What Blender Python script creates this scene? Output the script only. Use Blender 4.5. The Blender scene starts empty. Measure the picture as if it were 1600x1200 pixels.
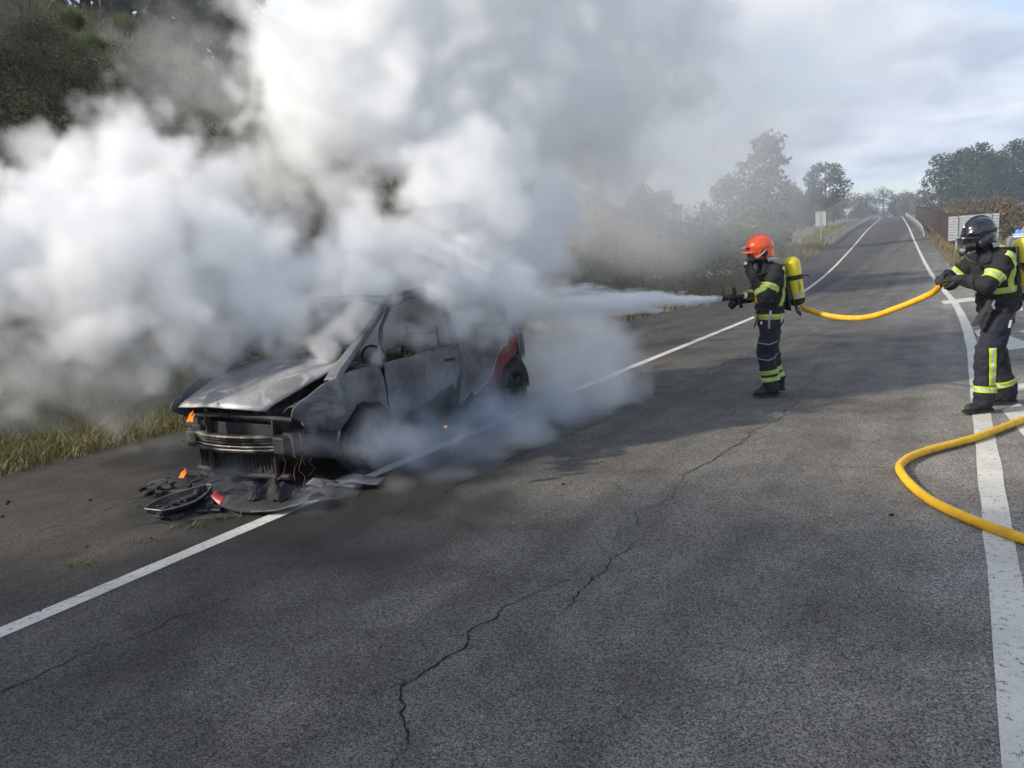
import bpy, bmesh, math, random
import numpy as np
from mathutils import Vector, Matrix, noise
from mathutils.bvhtree import BVHTree

random.seed(7); np.random.seed(7)
R = math.radians
sc = bpy.context.scene
COL = sc.collection

# ------------------------------------------------------------------ camera
CAM_H = 1.76
cam = bpy.data.cameras.new('camera'); cam_o = bpy.data.objects.new('camera', cam); COL.objects.link(cam_o)
cam.sensor_width = 36; cam.lens = 27.0; cam.clip_start = .05; cam.clip_end = 6000
_m = (Matrix.Translation((0, 0, CAM_H)) @ Matrix.Rotation(R(90) - math.atan(196/1200), 4, 'X') @ Matrix.Rotation(R(-4.0), 4, 'Z'))
cam_o.matrix_world = _m
sc.camera = cam_o

# ------------------------------------------------------------------ sky
SUN_EL = R(31); SUN_DIR = Vector((.985, .17, 0)).normalized()          # the way the light travels
world = bpy.data.worlds.new('World'); sc.world = world; world.use_nodes = True
nt = world.node_tree; bg = nt.nodes['Background']
def _n(t, ty, ins=None, **kw):
    nd = t.nodes.new(ty)
    for k, v in kw.items(): setattr(nd, k, v)
    for k, v in (ins or {}).items():
        if hasattr(v, 'is_output'): t.links.new(v, nd.inputs[k])
        else: nd.inputs[k].default_value = v
    return nd
sky = _n(nt, 'ShaderNodeTexSky', sky_type='NISHITA', sun_disc=False)
sky.sun_elevation = SUN_EL
sky.sun_rotation = math.atan2(-SUN_DIR.x, -SUN_DIR.y)
sky.air_density = 1.0; sky.dust_density = 1.5; sky.ozone_density = 1.2
tc = _n(nt, 'ShaderNodeTexCoord')
sep = _n(nt, 'ShaderNodeSeparateXYZ', {0: tc.outputs['Generated']})
zc = _n(nt, 'ShaderNodeMath', {0: sep.outputs[2], 1: .22}, operation='ADD')
zm = _n(nt, 'ShaderNodeMath', {0: zc.outputs[0], 1: .12}, operation='MAXIMUM')
pv = _n(nt, 'ShaderNodeVectorMath', {0: tc.outputs['Generated']}, operation='SCALE')
inv = _n(nt, 'ShaderNodeMath', {0: 1.0, 1: zm.outputs[0]}, operation='DIVIDE'); nt.links.new(inv.outputs[0], pv.inputs['Scale'])
cl = _n(nt, 'ShaderNodeTexNoise', {'Vector': pv.outputs[0], 'Scale': 1.15, 'Detail': 6.0, 'Roughness': .55, 'Distortion': .3})
clr = _n(nt, 'ShaderNodeMapRange', {0: cl.outputs[0], 1: .43, 2: .57})
cl2 = _n(nt, 'ShaderNodeTexNoise', {'Vector': pv.outputs[0], 'Scale': 3.2, 'Distortion': .4, 'Detail': 5.0, 'Roughness': .5})
cl2r = _n(nt, 'ShaderNodeMapRange', {0: cl2.outputs[0], 1: .30, 2: .72})
ccol = _n(nt, 'ShaderNodeMix', {0: cl2r.outputs[0], 6: (2.5, 2.85, 3.5, 1), 7: (4.6, 4.9, 5.3, 1)}, data_type='RGBA')
cmix = _n(nt, 'ShaderNodeMix', {0: clr.outputs[0], 6: sky.outputs[0], 7: ccol.outputs[2]}, data_type='RGBA')
nt.links.new(cmix.outputs[2], bg.inputs[0]); bg.inputs[1].default_value = .145

sun = bpy.data.lights.new('sun', 'SUN'); sun.energy = 3.5; sun.angle = R(2.5); sun.color = (1, .90, .76)
sun_o = bpy.data.objects.new('sun', sun); COL.objects.link(sun_o); sun_o.location = (-20, -8, 20)
sun_o.rotation_euler = Vector((SUN_DIR.x*math.cos(SUN_EL), SUN_DIR.y*math.cos(SUN_EL), -math.sin(SUN_EL))).to_track_quat('-Z', 'Y').to_euler()

vs = sc.view_settings; vs.view_transform = 'Standard'; vs.look = 'None'; vs.gamma = 1; vs.exposure = 0.58; vs.use_curve_mapping = False
sc.render.engine = 'CYCLES'
cy = sc.cycles
cy.max_bounces = 24; cy.diffuse_bounces = 3; cy.glossy_bounces = 3; cy.transmission_bounces = 4; cy.volume_bounces = 20; cy.transparent_max_bounces = 8
cy.volume_step_rate = 5.0; cy.volume_max_steps = 512
cy.use_denoising = True; cy.use_adaptive_sampling = True; cy.adaptive_threshold = .03

# ------------------------------------------------------------------ the road's own frame
TH = R(30.26)
UV_ = Vector((math.sin(TH), math.cos(TH), 0)); VV_ = Vector((math.cos(TH), -math.sin(TH), 0))
_ks = [-400, 0, 10, 18, 26, 34, 45, 56, 73, 100, 161, 225, 260, 330, 500, 3000]
_kz = [-1, 0, 0, -.12, -.26, -.28, -.1, .25, .84, 1.95, 3.8, 5.6, 5.9, 5.2, 4, 4]
_S = np.arange(-400, 3000, .5); _Z = np.interp(_S, _ks, _kz)
_Z = np.convolve(np.pad(_Z, 12, mode='edge'), np.ones(25)/25, 'valid')
_Z[(_S > -20) & (_S < 6)] = 0
def zp(s): return float(np.interp(s, _S, _Z))
def bend(s):
    if s < 12: return 0.
    if s < 28: return -.0019*(s-12)**2
    return -.4864 - .0608*(s-28)
def RP(s, t, z=0.):
    tt = t + bend(s)
    return Vector((s*UV_.x + tt*VV_.x, s*UV_.y + tt*VV_.y, zp(s) + z))
def lerp(a, b, k): return a + (b-a)*k
def sstep(a, b, x):
    k = min(1, max(0, (x-a)/(b-a))); return k*k*(3-2*k)
def left_edge(s): return lerp(-8.05, -6.45, sstep(10, 40, s))
def right_edge(s): return lerp(7.5, 1.3, sstep(9, 38, s))
def crest(s): return 10.2*(1 - sstep(15, 44, s))
def gz(s, t):
    """ground height above datum at road coordinates"""
    z = zp(s)
    le, re = left_edge(s), right_edge(s)
    if t < le:
        d = le - t
        h = .05*min(d, 1.5) - .10*math.exp(-((d-2.2)/.7)**2)
        c = crest(s)
        h += c*sstep(1.6, 16.5, d)**.85 + .06*max(0, d-13)*sstep(60, 20, s)
        nn = noise.fractal(Vector((s*.35, t*.35, 3.1)), 1.0, 2.0, 4)
        h += nn*(.10*min(1, d/1.5) + .35*sstep(2, 7, d)*(c/10.2))
        if d > 30: h += .02*(d-30)
        z += h
    elif t > re:
        d = t - re
        z += -.12*sstep(0, 1.5, d) + .16*noise.fractal(Vector((s*.2, t*.2, 9.)), 1., 2., 3)*min(1, d/2)
        z += 2.2*sstep(14, 60, d)*sstep(15, 60, s)
    else:
        z -= .07
    return z - .02

# ------------------------------------------------------------------ mesh helpers
class MB:
    def __init__(s): s.v = []; s.f = []; s.mi = []
    def add(s, vs, fs, mi=0):
        o = len(s.v); s.v += [tuple(p) for p in vs]; s.f += [tuple(i+o for i in f) for f in fs]; s.mi += [mi]*len(fs)
    def box(s, c, d, M=None, mi=0):
        x, y, z = [k/2 for k in d]
        P = [Vector((a*x, b*y, e*z)) for a in (-1, 1) for b in (-1, 1) for e in (-1, 1)]
        if M is not None: P = [M @ p for p in P]
        P = [p + Vector(c) for p in P]
        s.add(P, [(0,1,3,2), (4,6,7,5), (0,4,5,1), (2,3,7,6), (0,2,6,4), (1,5,7,3)], mi)
    def tube(s, pts, r, n=8, mi=0, cap=True, closed=False, flat=1.0):
        pts = [Vector(p) for p in pts]; m = len(pts)
        rr = r if isinstance(r, (list, tuple)) else [r]*m
        up = Vector((0, 0, 1)); prev = None; rings = []
        for i, p in enumerate(pts):
            a = pts[i-1] if (i > 0 or closed) else p; b = pts[(i+1) % m] if (i < m-1 or closed) else p
            t = (b-a).normalized() if (b-a).length > 1e-9 else Vector((0, 0, 1))
            if prev is None:
                x = t.cross(up)
                if x.length < .1: x = t.cross(Vector((1, 0, 0)))
                x.normalize()
            else:
                x = prev - t*prev.dot(t); x.normalize()
            prev = x; y = t.cross(x)
            rings.append([p + (x*math.cos(k*2*math.pi/n) + y*flat*math.sin(k*2*math.pi/n))*rr[i] for k in range(n)])
        vs = [q for g in rings for q in g]; fs = []
        for i in range(m if closed else m-1):
            for k in range(n):
                j = (i+1) % m
                fs.append((i*n+k, i*n+(k+1) % n, j*n+(k+1) % n, j*n+k))
        if cap and not closed: fs.append(tuple(range(n))[::-1]); fs.append(tuple((m-1)*n+k for k in range(n)))
        s.add(vs, fs, mi)
    def capsule(s, p0, r0, p1, r1, n=12, mi=0):
        p0 = Vector(p0); p1 = Vector(p1); d = (p1-p0); L = d.length
        d = d/L if L > 1e-6 else Vector((0, 0, 1))
        pts = []; rs = []
        for k in range(4):
            a = R(-88 + k*29); pts.append(p0 + d*r0*math.sin(a)); rs.append(r0*math.cos(a))
        for k in range(4):
            a = R(1 + k*29); pts.append(p1 + d*r1*math.sin(a)); rs.append(r1*math.cos(a))
        s.tube(pts, rs, n, mi)
    def ell(s, c, rad, M=None, n=16, m=10, mi=0):
        vs = []; fs = []
        for i in range(m+1):
            a = math.pi*i/m
            for k in range(n):
                b = 2*math.pi*k/n
                p = Vector((rad[0]*math.sin(a)*math.cos(b), rad[1]*math.sin(a)*math.sin(b), rad[2]*math.cos(a)))
                if M is not None: p = M @ p
                vs.append(p + Vector(c))
        for i in range(m):
            for k in range(n): fs.append((i*n+k, (i+1)*n+k, (i+1)*n+(k+1) % n, i*n+(k+1) % n))
        s.add(vs, fs, mi)
    def lathe(s, prof, n=20, M=None, mi=0, c=(0, 0, 0)):
        vs = []; fs = []
        for r, z in prof:
            for k in range(n):
                a = 2*math.pi*k/n; p = Vector((r*math.cos(a), r*math.sin(a), z))
                if M is not None: p = M @ p
                vs.append(p + Vector(c))
        for i in range(len(prof)-1):
            for k in range(n): fs.append((i*n+k, i*n+(k+1) % n, (i+1)*n+(k+1) % n, (i+1)*n+k))
        s.add(vs, fs, mi)
    def grid(s, rows, mi=0):
        n = len(rows[0]); vs = [p for r in rows for p in r]; fs = []
        for i in range(len(rows)-1):
            for k in range(n-1): fs.append((i*n+k, i*n+k+1, (i+1)*n+k+1, (i+1)*n+k))
        s.add(vs, fs, mi)
    def mesh(s, name):
        me = bpy.data.meshes.new(name); me.from_pydata(s.v, [], s.f); me.update(); return me
    def build(s, name, mats, parent=None, smooth=True, solid=0, bevel=0, angle=40):
        me = s.mesh(name)
        if not isinstance(mats, (list, tuple)): mats = [mats]
        for m in mats: me.materials.append(m)
        if len(mats) > 1: me.polygons.foreach_set('material_index', s.mi)
        o = bpy.data.objects.new(name, me); COL.objects.link(o); o.parent = parent
        if solid:
            k = o.modifiers.new('solid', 'SOLIDIFY'); k.thickness = solid; k.offset = 0
        if bevel:
            k = o.modifiers.new('bevel', 'BEVEL'); k.width = bevel; k.segments = 2; k.limit_method = 'ANGLE'
        if smooth:
            me.polygons.foreach_set('use_smooth', [True]*len(me.polygons))
            if angle: me.set_sharp_from_angle(angle=R(angle))
        return o
def tag(o, label=None, cat=None, group=None, kind=None):
    if label: o['label'] = label
    if cat: o['category'] = cat
    if group: o['group'] = group
    if kind: o['kind'] = kind
    return o
def thing(name, label, cat, loc=(0, 0, 0), rz=0, group=None):
    o = bpy.data.objects.new(name, None); COL.objects.link(o); o.empty_display_size = .2
    o.location = loc; o.rotation_euler = (0, 0, rz)
    return tag(o, label, cat, group)
def copy_tree(o, parent=None):
    c = o.copy(); COL.objects.link(c); c.parent = parent
    for ch in o.children: copy_tree(ch, c)
    return c

# ------------------------------------------------------------------ materials
def base_mat(name):
    m = bpy.data.materials.new(name); m.use_nodes = True
    return m, m.node_tree, m.node_tree.nodes['Principled BSDF']
def coords(t): return _n(t, 'ShaderNodeTexCoord').outputs['Object']
def nz(t, vec, scale, detail=4., rough=.55, dist=0.):
    return _n(t, 'ShaderNodeTexNoise', {'Vector': vec, 'Scale': scale, 'Detail': detail, 'Roughness': rough, 'Distortion': dist}).outputs[0]
def rng(t, v, a, b, c=0., d=1.): return _n(t, 'ShaderNodeMapRange', {0: v, 1: a, 2: b, 3: c, 4: d}).outputs[0]
def mixc(t, k, a, b, blend='MIX'):
    fa = a if hasattr(a, 'is_output') else (*a, 1); fb = b if hasattr(b, 'is_output') else (*b, 1)
    return _n(t, 'ShaderNodeMix', {0: k, 6: fa, 7: fb}, data_type='RGBA', blend_type=blend).outputs[2]
def mth(t, op, a, b=0., clamp=False): return _n(t, 'ShaderNodeMath', {0: a, 1: b}, operation=op, use_clamp=clamp).outputs[0]
def bump(t, bs, h, strength=.3, dist=.01):
    b = _n(t, 'ShaderNodeBump', {'Height': h, 'Strength': strength, 'Distance': dist}); t.links.new(b.outputs[0], bs.inputs['Normal'])
def M(name, c1, c2=None, rough=.6, metal=0., ns=4., lo=.35, hi=.65, bs_=None, coat=0., detail=5., rough2=None, dist=0.):
    m, t, b = base_mat(name); v = coords(t)
    if c2 is not None:
        k = rng(t, nz(t, v, ns, detail, .6, dist), lo, hi)
        t.links.new(mixc(t, k, c1, c2), b.inputs['Base Color'])
        if rough2 is not None: t.links.new(rng(t, k, 0, 1, rough, rough2), b.inputs['Roughness'])
    else: b.inputs['Base Color'].default_value = (*c1, 1)
    if rough2 is None or c2 is None: b.inputs['Roughness'].default_value = rough
    b.inputs['Metallic'].default_value = metal; b.inputs['Coat Weight'].default_value = coat
    if bs_: bump(t, b, nz(t, v, bs_[0], 5.), bs_[1], bs_[2] if len(bs_) > 2 else .01)
    return m

# asphalt: pale and dark stones in bitumen, worn and dirty in large patches, wet and sooty round the wreck
def asphalt():
    m, t, b = base_mat('asphalt'); v = coords(t)
    vo = _n(t, 'ShaderNodeTexVoronoi', {'Vector': v, 'Scale': 155.}); cellv = _n(t, 'ShaderNodeSeparateColor', {0: vo.outputs['Color']})
    fine = nz(t, v, 320., 2., .6)
    k = mth(t, 'MULTIPLY_ADD', cellv.outputs[0], .55); k = mth(t, 'ADD', mth(t, 'MULTIPLY', cellv.outputs[0], .55), mth(t, 'MULTIPLY', fine, .45))
    c = mixc(t, rng(t, k, .25, .78), (.050, .0485, .0465), (.325, .310, .288))
    big = nz(t, v, .45, 4., .6); c = mixc(t, rng(t, big, .3, .7), c, (1.10, 1.07, 1.02), 'MULTIPLY')
    mid = nz(t, v, 3.2, 5., .6); c = mixc(t, rng(t, mid, .35, .75), c, (.66, .66, .66), 'MULTIPLY')
    white = rng(t, cellv.outputs[1], .97, .985); c = mixc(t, mth(t, 'MULTIPLY', white, .7), c, (.45, .45, .43))
    # tyre tracks and length-wise streaks follow the road
    vr = _n(t, 'ShaderNodeMapping', {'Vector': v, 'Rotation': (0, 0, TH), 'Scale': (1, 1, 1)}).outputs[0]
    st = _n(t, 'ShaderNodeMapping', {'Vector': vr, 'Scale': (2.2, .05, 1)}).outputs[0]
    streak = nz(t, st, 1.0, 3., .5); c = mixc(t, rng(t, streak, .42, .72), c, (.70, .70, .70), 'MULTIPLY')
    blot = nz(t, v, .95, 6., .62, .5); c = mixc(t, rng(t, blot, .47, .68), c, (.62, .61, .60), 'MULTIPLY')
    pale = nz(t, _n(t, 'ShaderNodeMapping', {'Vector': vr, 'Location': (7, 3, 0), 'Scale': (1.3, .35, 1)}).outputs[0], 1.4, 6., .65); c = mixc(t, rng(t, pale, .50, .72), c, (1.35, 1.30, 1.22), 'MULTIPLY')
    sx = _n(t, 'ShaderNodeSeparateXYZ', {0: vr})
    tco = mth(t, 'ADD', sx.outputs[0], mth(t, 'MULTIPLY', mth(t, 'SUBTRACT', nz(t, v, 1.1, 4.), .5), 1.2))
    c = mixc(t, rng(t, tco, -3.4, .2, 1, 0), c, (.60, .59, .57), 'MULTIPLY'); c = mixc(t, rng(t, tco, -1.6, .6), c, (1.28, 1.27, 1.25), 'MULTIPLY')  # left darkened, right lightened: wear plus light and shade painted into the colour
    sh = rng(t, tco, -4.75, -4.2, 1, 0)                    # the shoulder: finer, darker surfacing
    c = mixc(t, sh, c, (.56, .555, .55), 'MULTIPLY')
    # wet, sooty patch spreading from the wreck
    d = _n(t, 'ShaderNodeVectorMath', {0: v, 1: (-1.5, 7.5, 0)}, operation='SUBTRACT').outputs[0]
    d = _n(t, 'ShaderNodeMapping', {'Vector': d, 'Rotation': (0, 0, TH), 'Scale': (.52, .3, 1)}).outputs[0]
    L = _n(t, 'ShaderNodeVectorMath', {0: d}, operation='LENGTH').outputs['Value']
    L = mth(t, 'ADD', L, mth(t, 'MULTIPLY', mth(t, 'SUBTRACT', nz(t, v, 1.6, 6., .6), .5), 1.3))
    wet = rng(t, L, .75, 1.1, 1, 0)
    c = mixc(t, wet, c, (.36, .34, .32), 'MULTIPLY')
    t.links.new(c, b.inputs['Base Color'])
    r = mth(t, 'SUBTRACT', .88, mth(t, 'MULTIPLY', wet, .38)); t.links.new(r, b.inputs['Roughness'])
    b.inputs['Specular IOR Level'].default_value = .35
    bump(t, b, mth(t, 'ADD', vo.outputs['Distance'], fine), .55, .006)
    return m
MAT_ASPH = asphalt()
def paint():
    m, t, b = base_mat('road_paint'); v = coords(t)
    w = nz(t, v, 26., 6., .7); w2 = nz(t, v, 150., 3., .6); w3 = nz(t, v, 2.5, 3.)
    k = rng(t, mth(t, 'ADD', mth(t, 'MULTIPLY', w, .7), mth(t, 'MULTIPLY', w2, .45)), .63, .70)
    c = mixc(t, rng(t, w3, .3, .7), (.62, .60, .54), (.46, .445, .40)); c = mixc(t, k, c, (.09, .088, .085))
    t.links.new(c, b.inputs['Base Color']); b.inputs['Roughness'].default_value = .8; bump(t, b, w2, .4, .004); return m
MAT_PAINT = paint()
MAT_CRACK = M('crack', (.008, .008, .008), rough=1)
def ground_mat():
    m, t, b = base_mat('ground'); v = coords(t)
    a = nz(t, v, .35, 5., .6); f = nz(t, v, 9., 6., .7); g_ = nz(t, v, 1.7, 5., .65)
    c = mixc(t, rng(t, a, .38, .62), (.095, .090, .026), (.21, .160, .075))
    c = mixc(t, rng(t, g_, .45, .65, 0, .8), c, (.045, .034, .022))
    c = mixc(t, rng(t, f, .35, .75, 0, .7), c, (.16, .135, .075))
    t.links.new(c, b.inputs['Base Color']); b.inputs['Roughness'].default_value = .95
    bump(t, b, f, .8, .06); return m
MAT_GROUND = ground_mat()
def leafy(name, c1, c2, sc_=1.3):
    m, t, b = base_mat(name); v = coords(t)
    c = mixc(t, rng(t, nz(t, v, sc_, 3.), .35, .65), c1, c2)
    c = mixc(t, rng(t, nz(t, v, sc_*9, 2.), .4, .7, 0, .5), c, c2)
    t.links.new(c, b.inputs['Base Color']); b.inputs['Roughness'].default_value = .75
    b.inputs['Subsurface Weight'].default_value = 0
    return m
MAT_GRASS = leafy('grass_blades', (.085, .105, .016), (.19, .165, .040), 1.6)
MAT_DRY = leafy('dry_grass', (.20, .155, .075), (.12, .095, .045), 1.0)
MAT_BROOM = leafy('broom_green', (.10, .14, .02), (.16, .18, .035), 2.)
MAT_BRAMBLE = leafy('bramble', (.075, .072, .022), (.14, .10, .04), 2.)
MAT_PINE = leafy('pine_needles', (.020, .034, .016), (.042, .055, .022), .9)
MAT_LEAF = leafy('broad_leaves', (.042, .066, .014), (.100, .098, .022), .9)
MAT_LEAF2 = leafy('autumn_leaves', (.070, .065, .022), (.13, .085, .03), .9)
MAT_BARK = M('bark', (.06, .045, .033), (.03, .024, .018), rough=.95, ns=9., bs_=(22., .6, .02))
MAT_GALV = M('galvanised', (.46, .47, .48), (.33, .34, .35), rough=.45, metal=.6, ns=3.)
MAT_RUST = M('rusted_steel', (.035, .024, .020), (.060, .036, .026), rough=.85, ns=3., bs_=(30., .3))
MAT_SIGNBACK = M('sign_back', (.42, .44, .46), (.34, .36, .38), rough=.5, metal=.3, ns=2.)
MAT_REDSOIL = M('red_soil', (.21, .085, .045), (.13, .075, .04), rough=.95, ns=.12, detail=8.)

# ------------------------------------------------------------------ the setting
def build_ground():
    sl = [-2500, -900, -300, -120, -60] + list(np.arange(-40, 60, 1.0)) + list(np.arange(60, 140, 4.)) + list(np.arange(140, 420, 14.)) + [450, 600, 900, 1500, 2800]
    tl = [-2500, -900, -400, -200, -120, -80, -60, -48, -40] + list(np.arange(-36, -6.4, .5)) + [-6.5, -6.3, -5, -2, 0, 1.2, 1.5, 2, 3, 4, 5, 6, 7, 8, 9, 11, 13, 16, 20, 25, 32, 40, 55, 80, 120, 200, 400, 900, 2500]
    mb = MB()
    mb.grid([[RP(s, t, gz(s, t) - zp(s)) for t in tl] for s in sl])
    o = mb.build('ground', MAT_GROUND, angle=0); tag(o, kind='structure')
build_ground()
def build_road():
    mb = MB(); rows = []
    for s in list(np.arange(-30, 60, 1.)) + list(np.arange(60, 300, 4.)):
        le, re = left_edge(s), right_edge(s)
        j = .10*noise.noise(Vector((s*.9, 0, 1))) + .05*noise.noise(Vector((s*4, 0, 1)))
        rows.append([RP(s, lerp(le + j, re - j, k/10)) for k in range(11)] )
    mb.grid([r[::-1] for r in rows])
    for e in (0, -1):                                       # the broken edge of the asphalt
        a = [r[e] for r in rows]; b = [p - Vector((0, 0, .12)) for p in a]; mb.grid([a, b] if e else [b, a])
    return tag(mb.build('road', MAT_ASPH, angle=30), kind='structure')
road = build_road()
def strip(pts, name, mat, parent, w, z=.004, kind=None, jit=.0):
    mb = MB(); L = []; Rr = []
    for i, (s, t) in enumerate(pts):
        a = pts[max(0, i-1)]; b = pts[min(len(pts)-1, i+1)]
        d = Vector((b[0]-a[0], b[1]-a[1])).normalized(); n = Vector((-d.y, d.x))
        ww = (w(i) if callable(w) else w)/2
        j1, j2 = (random.uniform(-jit, jit) for _ in 'ab')
        L.append(RP(s + n.x*(ww+j1), t + n.y*(ww+j1), z)); Rr.append(RP(s - n.x*(ww+j2), t - n.y*(ww+j2), z))
    mb.grid([L, Rr]); o = mb.build(name, mat, parent, angle=0)
    return o
sl_ = list(np.arange(-3, 60, .5)) + list(np.arange(60, 232, 3.))
strip([(s, -4.33) for s in sl_], 'edge_line', MAT_PAINT, road, .135, jit=.004)
strip([(s, .25) for s in sl_], 'edge_line', MAT_PAINT, road, .155, jit=.007)
def quad(pts, name='hatch_bar'):
    mb = MB(); mb.add([RP(s, t, .004) for s, t in pts], [(0, 1, 2, 3)]); mb.build(name, MAT_PAINT, road)
quad([(5.4, .75), (8.6, .42), (9.0, .58), (5.9, 1.0)])
quad([(9.6, .45), (10.0, .45), (10.9, 1.5), (10.4, 1.5)])
quad([(12.9, .45), (15.9, .35), (16.5, .55), (13.6, 1.1)])
quad([(15.2, 1.1), (15.9, 1.0), (17.0, 2.3), (16.3, 2.4)])
quad([(23.0, .0), (24.2, -.05), (25.4, .75), (24.2, .95)])
quad([(20.0, .9), (20.9, .85), (22.2, 2.6), (21.3, 2.6)])
# cracks: thin dark fissures wandering over the lane
def crack(a, b, w=.011, n=40, amp=.10, seed=0, z=.003):
    rs = random.Random(seed); pts = []
    off = 0
    for i in range(n+1):
        k = i/n; off = off*.8 + rs.uniform(-1, 1)*amp*.35
        s, t = lerp(a[0], b[0], k), lerp(a[1], b[1], k)
        d = Vector((b[0]-a[0], b[1]-a[1])).normalized()
        o2 = off + amp*noise.noise(Vector((k*4, seed, 0)))
        pts.append((s - d.y*o2, t + d.x*o2))
    wf = lambda i: w*(.25 + 1.3*abs(noise.noise(Vector((i*.45, seed*3.7, 0)))))*min(1, .2 + min(i, n-i)*.25)
    return strip(pts, 'crack', MAT_CRACK, road, wf, z)
CR = [((1.5, -3.72), (2.75, -3.5), .010), ((2.75, -3.52), (4.6, -3.36), .005), ((2.25, -2.0), (3.25, -1.93), .012), ((3.2, -1.66), (4.2, -1.70), .012),
      ((4.2, -1.78), (5.6, -1.75), .007), ((1.45, -1.62), (2.0, -1.72), .009), ((5.4, -1.8), (8.9, -1.45), .012), ((8.9, -1.45), (12.5, -1.7), .010),
      ((4.6, -3.4), (8.7, -3.2), .018), ((8.7, -3.2), (14, -2.8), .022), ((14, -2.8), (28, -1.2), .03), ((10.5, -5.4), (14.5, -5.9), .016), ((15, -5.0), (19, -4.9), .016),
      ((9.2, -1.5), (12.2, -.8), .008), ((2.9, -5.9), (4.9, -6.1), .006), ((1.6, -6.1), (3.9, -5.75), .008), ((2.62, -4.42), (2.68, -4.24), .006), ((3.1, -4.42), (3.2, -4.24), .005),
      ((6.2, -1.3), (7.4, -1.75), .006), ((26, -2.5), (60, -2.2), .04), ((3.35, -1.55), (3.9, -1.35), .004), ((2.0, -1.72), (2.3, -1.98), .010), ((3.25, -1.93), (3.6, -1.8), .006), ((4.9, -1.77), (5.3, -2.3), .006), ((6.9, -1.6), (7.9, -.9), .006), ((3.1, -3.45), (3.5, -3.1), .005), ((1.7, -.9), (2.3, -.75), .005), ((10.2, -1.5), (10.9, -2.4), .007), ((40, -2.4), (40.3, 1.0), .05), ((48, -6.0), (48.5, 1.0), .08)]
for i, (a, b, w) in enumerate(CR): crack(a, b, w*1.25, n=int(26 + 9*(Vector(b)-Vector(a)).length), amp=min(.09, .05*(Vector(b)-Vector(a)).length), seed=i)

# far rise of bare red soil beside the road, and wooded ridge behind the crest
def mound(name, cs, ct, rs_, rt, hgt, mat, base=None, n=26):
    mb = MB(); rows = []
    for i in range(n+1):
        row = []
        for k in range(n+1):
            a, b = -1 + 2*i/n, -1 + 2*k/n; q = min(1, math.hypot(a, b))
            s, t = cs + a*rs_, ct + b*rt
            hh = hgt*(math.cos(q*math.pi)*.5 + .5) + hgt*.06*noise.noise(Vector((s*.05, t*.05, 2)))*(1-q)
            row.append(RP(s, t, gz(s, t) - zp(s) - 1.0*(q > .97) + hh - .15))
        rows.append(row)
    mb.grid(rows); return tag(mb.build(name, mat, angle=0), kind='structure')
mound('hillside', 245, 24, 50, 19, 6.5, MAT_REDSOIL)
mound('wooded_ridge', 520, -20, 160, 420, 12, MAT_GROUND)

# ------------------------------------------------------------------ grass and plants
def blades(name, spots, hmin, hmax, w, mat, lean=.5, per=1, parent=None):
    """thin tapered blades, two triangles each"""
    n = len(spots)*per
    P = np.repeat(np.array(spots, float), per, axis=0)
    if per > 1: P[:, :2] += np.random.normal(0, .05, (n, 2))
    H = np.random.uniform(hmin, hmax, n); A = np.random.uniform(0, 2*np.pi, n); B = np.random.uniform(0, 2*np.pi, n)
    Ln = np.random.uniform(.1, lean, n)*H; W = w*np.random.uniform(.6, 1.3, n)
    dx, dy = np.cos(A)*W/2, np.sin(A)*W/2
    z0 = P[:, 2] - .02
    v = np.empty((n, 5, 3))
    v[:, 0] = np.stack([P[:, 0]-dx, P[:, 1]-dy, z0], 1); v[:, 1] = np.stack([P[:, 0]+dx, P[:, 1]+dy, z0], 1)
    mx, my = P[:, 0]+np.cos(B)*Ln*.4, P[:, 1]+np.sin(B)*Ln*.4; mz = z0+H*.6
    v[:, 2] = np.stack([mx+dx*.7, my+dy*.7, mz], 1); v[:, 3] = np.stack([mx-dx*.7, my-dy*.7, mz], 1)
    v[:, 4] = np.stack([P[:, 0]+np.cos(B)*Ln, P[:, 1]+np.sin(B)*Ln, z0+H*.95], 1)
    idx = np.arange(n)*5
    me = bpy.data.meshes.new(name)
    me.vertices.add(n*5); me.vertices.foreach_set('co', v.reshape(-1))
    loops = np.concatenate([np.stack([idx, idx+1, idx+2, idx+3], 1), np.stack([idx+3, idx+2, idx+4], 1)], 1).reshape(-1)
    me.loops.add(len(loops)); me.loops.foreach_set('vertex_index', loops)
    me.polygons.add(2*n); st = np.empty(2*n, int); st[0::2] = np.arange(n)*7; st[1::2] = np.arange(n)*7+4
    me.polygons.foreach_set('loop_start', st); me.update(calc_edges=True); me.validate()
    me.materials.append(mat)
    o = bpy.data.objects.new(name, me); COL.objects.link(o); o.parent = parent
    return o
def ground_spots(n, s0, s1, t0, t1, keep=None):
    out = []
    for _ in range(n):
        s, t = random.uniform(s0, s1), random.uniform(t0, t1)
        if keep and not keep(s, t): continue
        p = RP(s, t, gz(s, t)-zp(s)); out.append((p.x, p.y, p.z))
    return out
def off_left(s, t): return t < left_edge(s) + .02 + .10*noise.noise(Vector((s*1.3, 5, 0)))
def clumpy(s, t): return off_left(s, t) and noise.noise(Vector((s*1.7, t*1.7, 4))) > -.25
tag(blades('verge_grass', ground_spots(26000, -1, 15, -10.4, -7.9, off_left), .06, .22, .012, MAT_GRASS, 1.5), 'yellow green grass growing thick along the shoulder below the slope', 'grass', kind='stuff')
tag(blades('verge_straw', ground_spots(9000, -1, 15, -10.6, -7.95, clumpy), .10, .28, .008, MAT_DRY, 1.6), 'long dry straw leaning over the verge grass by the shoulder', 'straw', kind='stuff')
tag(blades('slope_grass', ground_spots(26000, -2, 34, -27, -10, clumpy), .15, .5, .03, MAT_DRY, 1.3), 'dry yellow grass tufts over the steep roadside slope', 'grass', kind='stuff')
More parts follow.
